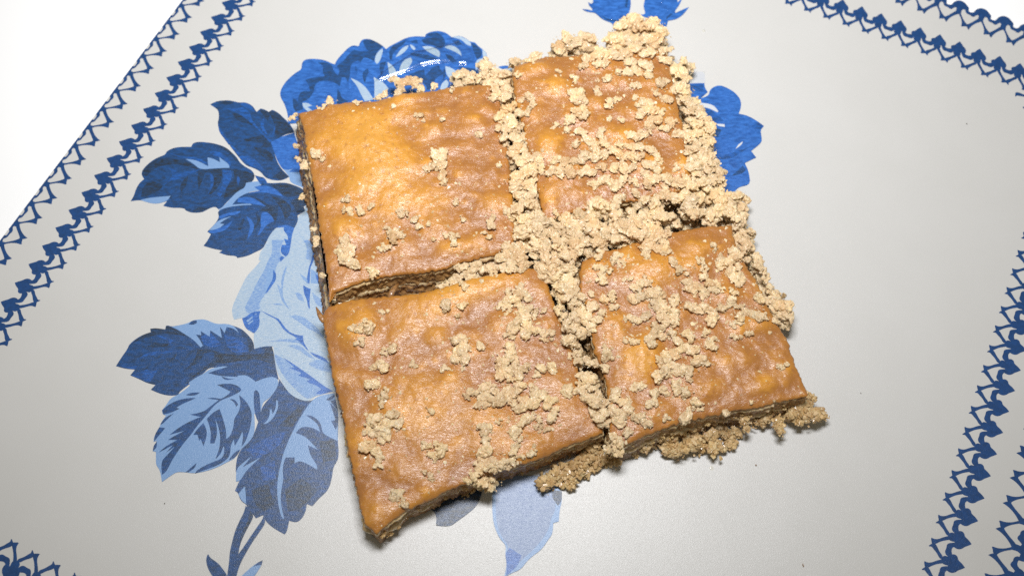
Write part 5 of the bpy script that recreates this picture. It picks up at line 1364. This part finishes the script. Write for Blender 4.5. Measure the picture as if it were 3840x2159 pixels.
# ------------------------------------------------------------------ syrup on the tray
def dome(name, pts2, hgt, edge, n=64):
    """A film with a rounded rim over a traced outline."""
    pts = [np.array(q) for q in pts2]
    c = sum(pts) / len(pts)
    out = []
    k = len(pts)
    for i in range(n):
        t = i / n * k
        a, b = pts[int(t) % k], pts[(int(t) + 1) % k]
        out.append(a + (b - a) * (t - int(t)))
    V, F = [], []
    a0 = math.radians(34)
    prof = [((math.sin(a0) - math.sin(a)) / math.sin(a0), (math.cos(a) - math.cos(a0)) / (1 - math.cos(a0))) for a in np.linspace(a0, 0, 14)]
    for (e, hz) in prof:
        for q in out:
            d = c - q
            L_ = np.linalg.norm(d)
            p_ = q + d / L_ * min(e * edge, L_ * .95)
            V.append((p_[0], p_[1], 0.22 + hgt * hz))
    for r in range(len(prof) - 1):
        for i in range(n):
            j = (i + 1) % n
            F.append((r * n + i, r * n + j, (r + 1) * n + j, (r + 1) * n + i))
    F.append(tuple((len(prof) - 1) * n + i for i in range(n)))
    me = mesh_from(name, V, F, MAT["syrup"])
    if me.polygons[-1].normal.z < 0:
        me.flip_normals()
    return me


def flat_px(reg, pts):
    return [P(x, y, 0.3)[:2] for x, y in G(reg, pts)]


def film(name, pts2, step, width, a0deg):
    """A sheet of syrup with a softly rounded shore, as a height field over its outline."""
    pts = np.array(pts2)
    lo_, hi_ = pts.min(0) - step, pts.max(0) + step
    xs, ys = np.arange(lo_[0], hi_[0], step), np.arange(lo_[1], hi_[1], step)
    X, Y = np.meshgrid(xs, ys)
    dist = np.full(X.shape, 1e9)
    ins = np.zeros(X.shape, bool)
    for a, b in zip(pts, np.roll(pts, -1, 0)):
        ab = b - a
        t = np.clip(((X - a[0]) * ab[0] + (Y - a[1]) * ab[1]) / (ab @ ab), 0, 1)
        dist = np.minimum(dist, np.hypot(X - a[0] - t * ab[0], Y - a[1] - t * ab[1]))
        if a[1] != b[1]:
            cr = ((a[1] > Y) != (b[1] > Y)) & (X < (b[0] - a[0]) * (Y - a[1]) / (b[1] - a[1]) + a[0])
            ins ^= cr
    a0 = math.radians(a0deg)
    rad = width / math.sin(a0)
    s_ = np.clip(math.sin(a0) - np.minimum(dist, width) / rad, 0, 1)
    Z = 0.30 + rad * (np.sqrt(1 - s_ ** 2) - math.cos(a0))
    for _ in range(3):
        Z = (Z + np.roll(Z, 1, 0) + np.roll(Z, -1, 0) + np.roll(Z, 1, 1) + np.roll(Z, -1, 1)) / 5
    idx = -np.ones(X.shape, int)
    idx[ins] = np.arange(ins.sum())
    V = list(zip(X[ins], Y[ins], Z[ins]))
    F = []
    for i in range(X.shape[0] - 1):
        for j in range(X.shape[1] - 1):
            q = (idx[i, j], idx[i, j + 1], idx[i + 1, j + 1], idx[i + 1, j])
            if min(q) >= 0:
                F.append(q)
    return mesh_from(name, V, F, MAT["syrup"])


o = link("syrup_puddle", film("syrup_puddle", flat_px("j", [(0,945),(120,935),(260,890),(400,840),(560,785),(700,730),(820,680),(960,650),(1120,628),(1300,640),(1450,665),(1580,662),(1680,615),(1720,560),(1700,470),(1620,350),(1450,250),(1250,300),(1000,360),(700,420),(400,600),(150,760)]), .11, 2.4, 36))
tag(o, "clear syrup puddle lying over the printed rose behind the barest square", "syrup puddle")
for i, (reg, x, y, r, lab) in enumerate((
        ("j", 828, 443, .30, "round syrup bead within the printed rose, above the puddle's bright line"), ("j", 1390, 290, .22, "tiny syrup bead on the far edge of the printed rose"),
        ("k", 1895, 40, .42, "syrup bead on the rosebud behind the crumb heap, farther of its two"), ("k", 2018, 215, .40, "syrup bead on the rosebud behind the crumb heap, nearer of its two"),
        ("k", 790, 410, .40, "syrup bead at the base of the other rosebud"), ("R3", 160, 232, .45, "syrup bead on white tray beyond the crumb-heaped square"),
        ("R3", 160, 547, .35, "syrup bead on the pale patch of the side rose"), ("R9", 218, 630, .55, "oval syrup drop on white tray near the ragged filling"),
        ("k", 865, 445, .30, "smallest syrup bead at the base of the other rosebud"))):
    c = P(*G(reg, [(x, y)])[0], 0.3)[:2]
    a = rng.uniform(.5, .9)
    st = 1.6 if r > .7 else 1.0
    ang = 1.9
    pts = [(c[0] + r * (st * math.cos(t) * math.cos(ang) - math.sin(t) * math.sin(ang)), c[1] + r * (st * math.cos(t) * math.sin(ang) + math.sin(t) * math.cos(ang))) for t in np.linspace(0, 6.2832, 24, endpoint=False)]
    o = link("syrup_drop", dome("syrup_drop", [np.array(q) for q in pts], r * .22, r * .9, 24))
    tag(o, lab, "syrup drop")

# dark specks on the bare tray
for (px, py, r, lab) in ((2835, 1743, .34, "brown crumb speck on white tray just off the ragged filling"), (3012, 2117, .45, "brown oval speck on white tray far out in the sheen"),
                         (617, 1886, .22, "black dot on white tray between stem print and lace corner"), (3228, 1472, .22, "grey speck on white tray beside the near-side lace"),
                         (3625, 464, .28, "grey speck on white tray below the far lace"), (1366, 630, .25, "black poppy-like speck on the golden top of the barest square")):
    s_ = None
    z = 0.3
    if 1200 < px < 2000 and py < 900:
        z = 11.5
        q = P(px, py, z)
        s_ = surface(q[0], q[1])
        z = s_[0] if s_ else z
    q = P(px, py, z)
    b = BANK[rng.randrange(6)]
    o = link("crumb_speck", mesh_from("crumb_speck", b[2] / b[1] * 1.15 * r * np.array([1.4, .8, .5]), b[3], MAT["speck" if r < .3 else "brown"]))
    o.location = Vector(q) * MM
    o.rotation_euler.z = rng.uniform(0, 3)
    tag(o, lab, "speck")
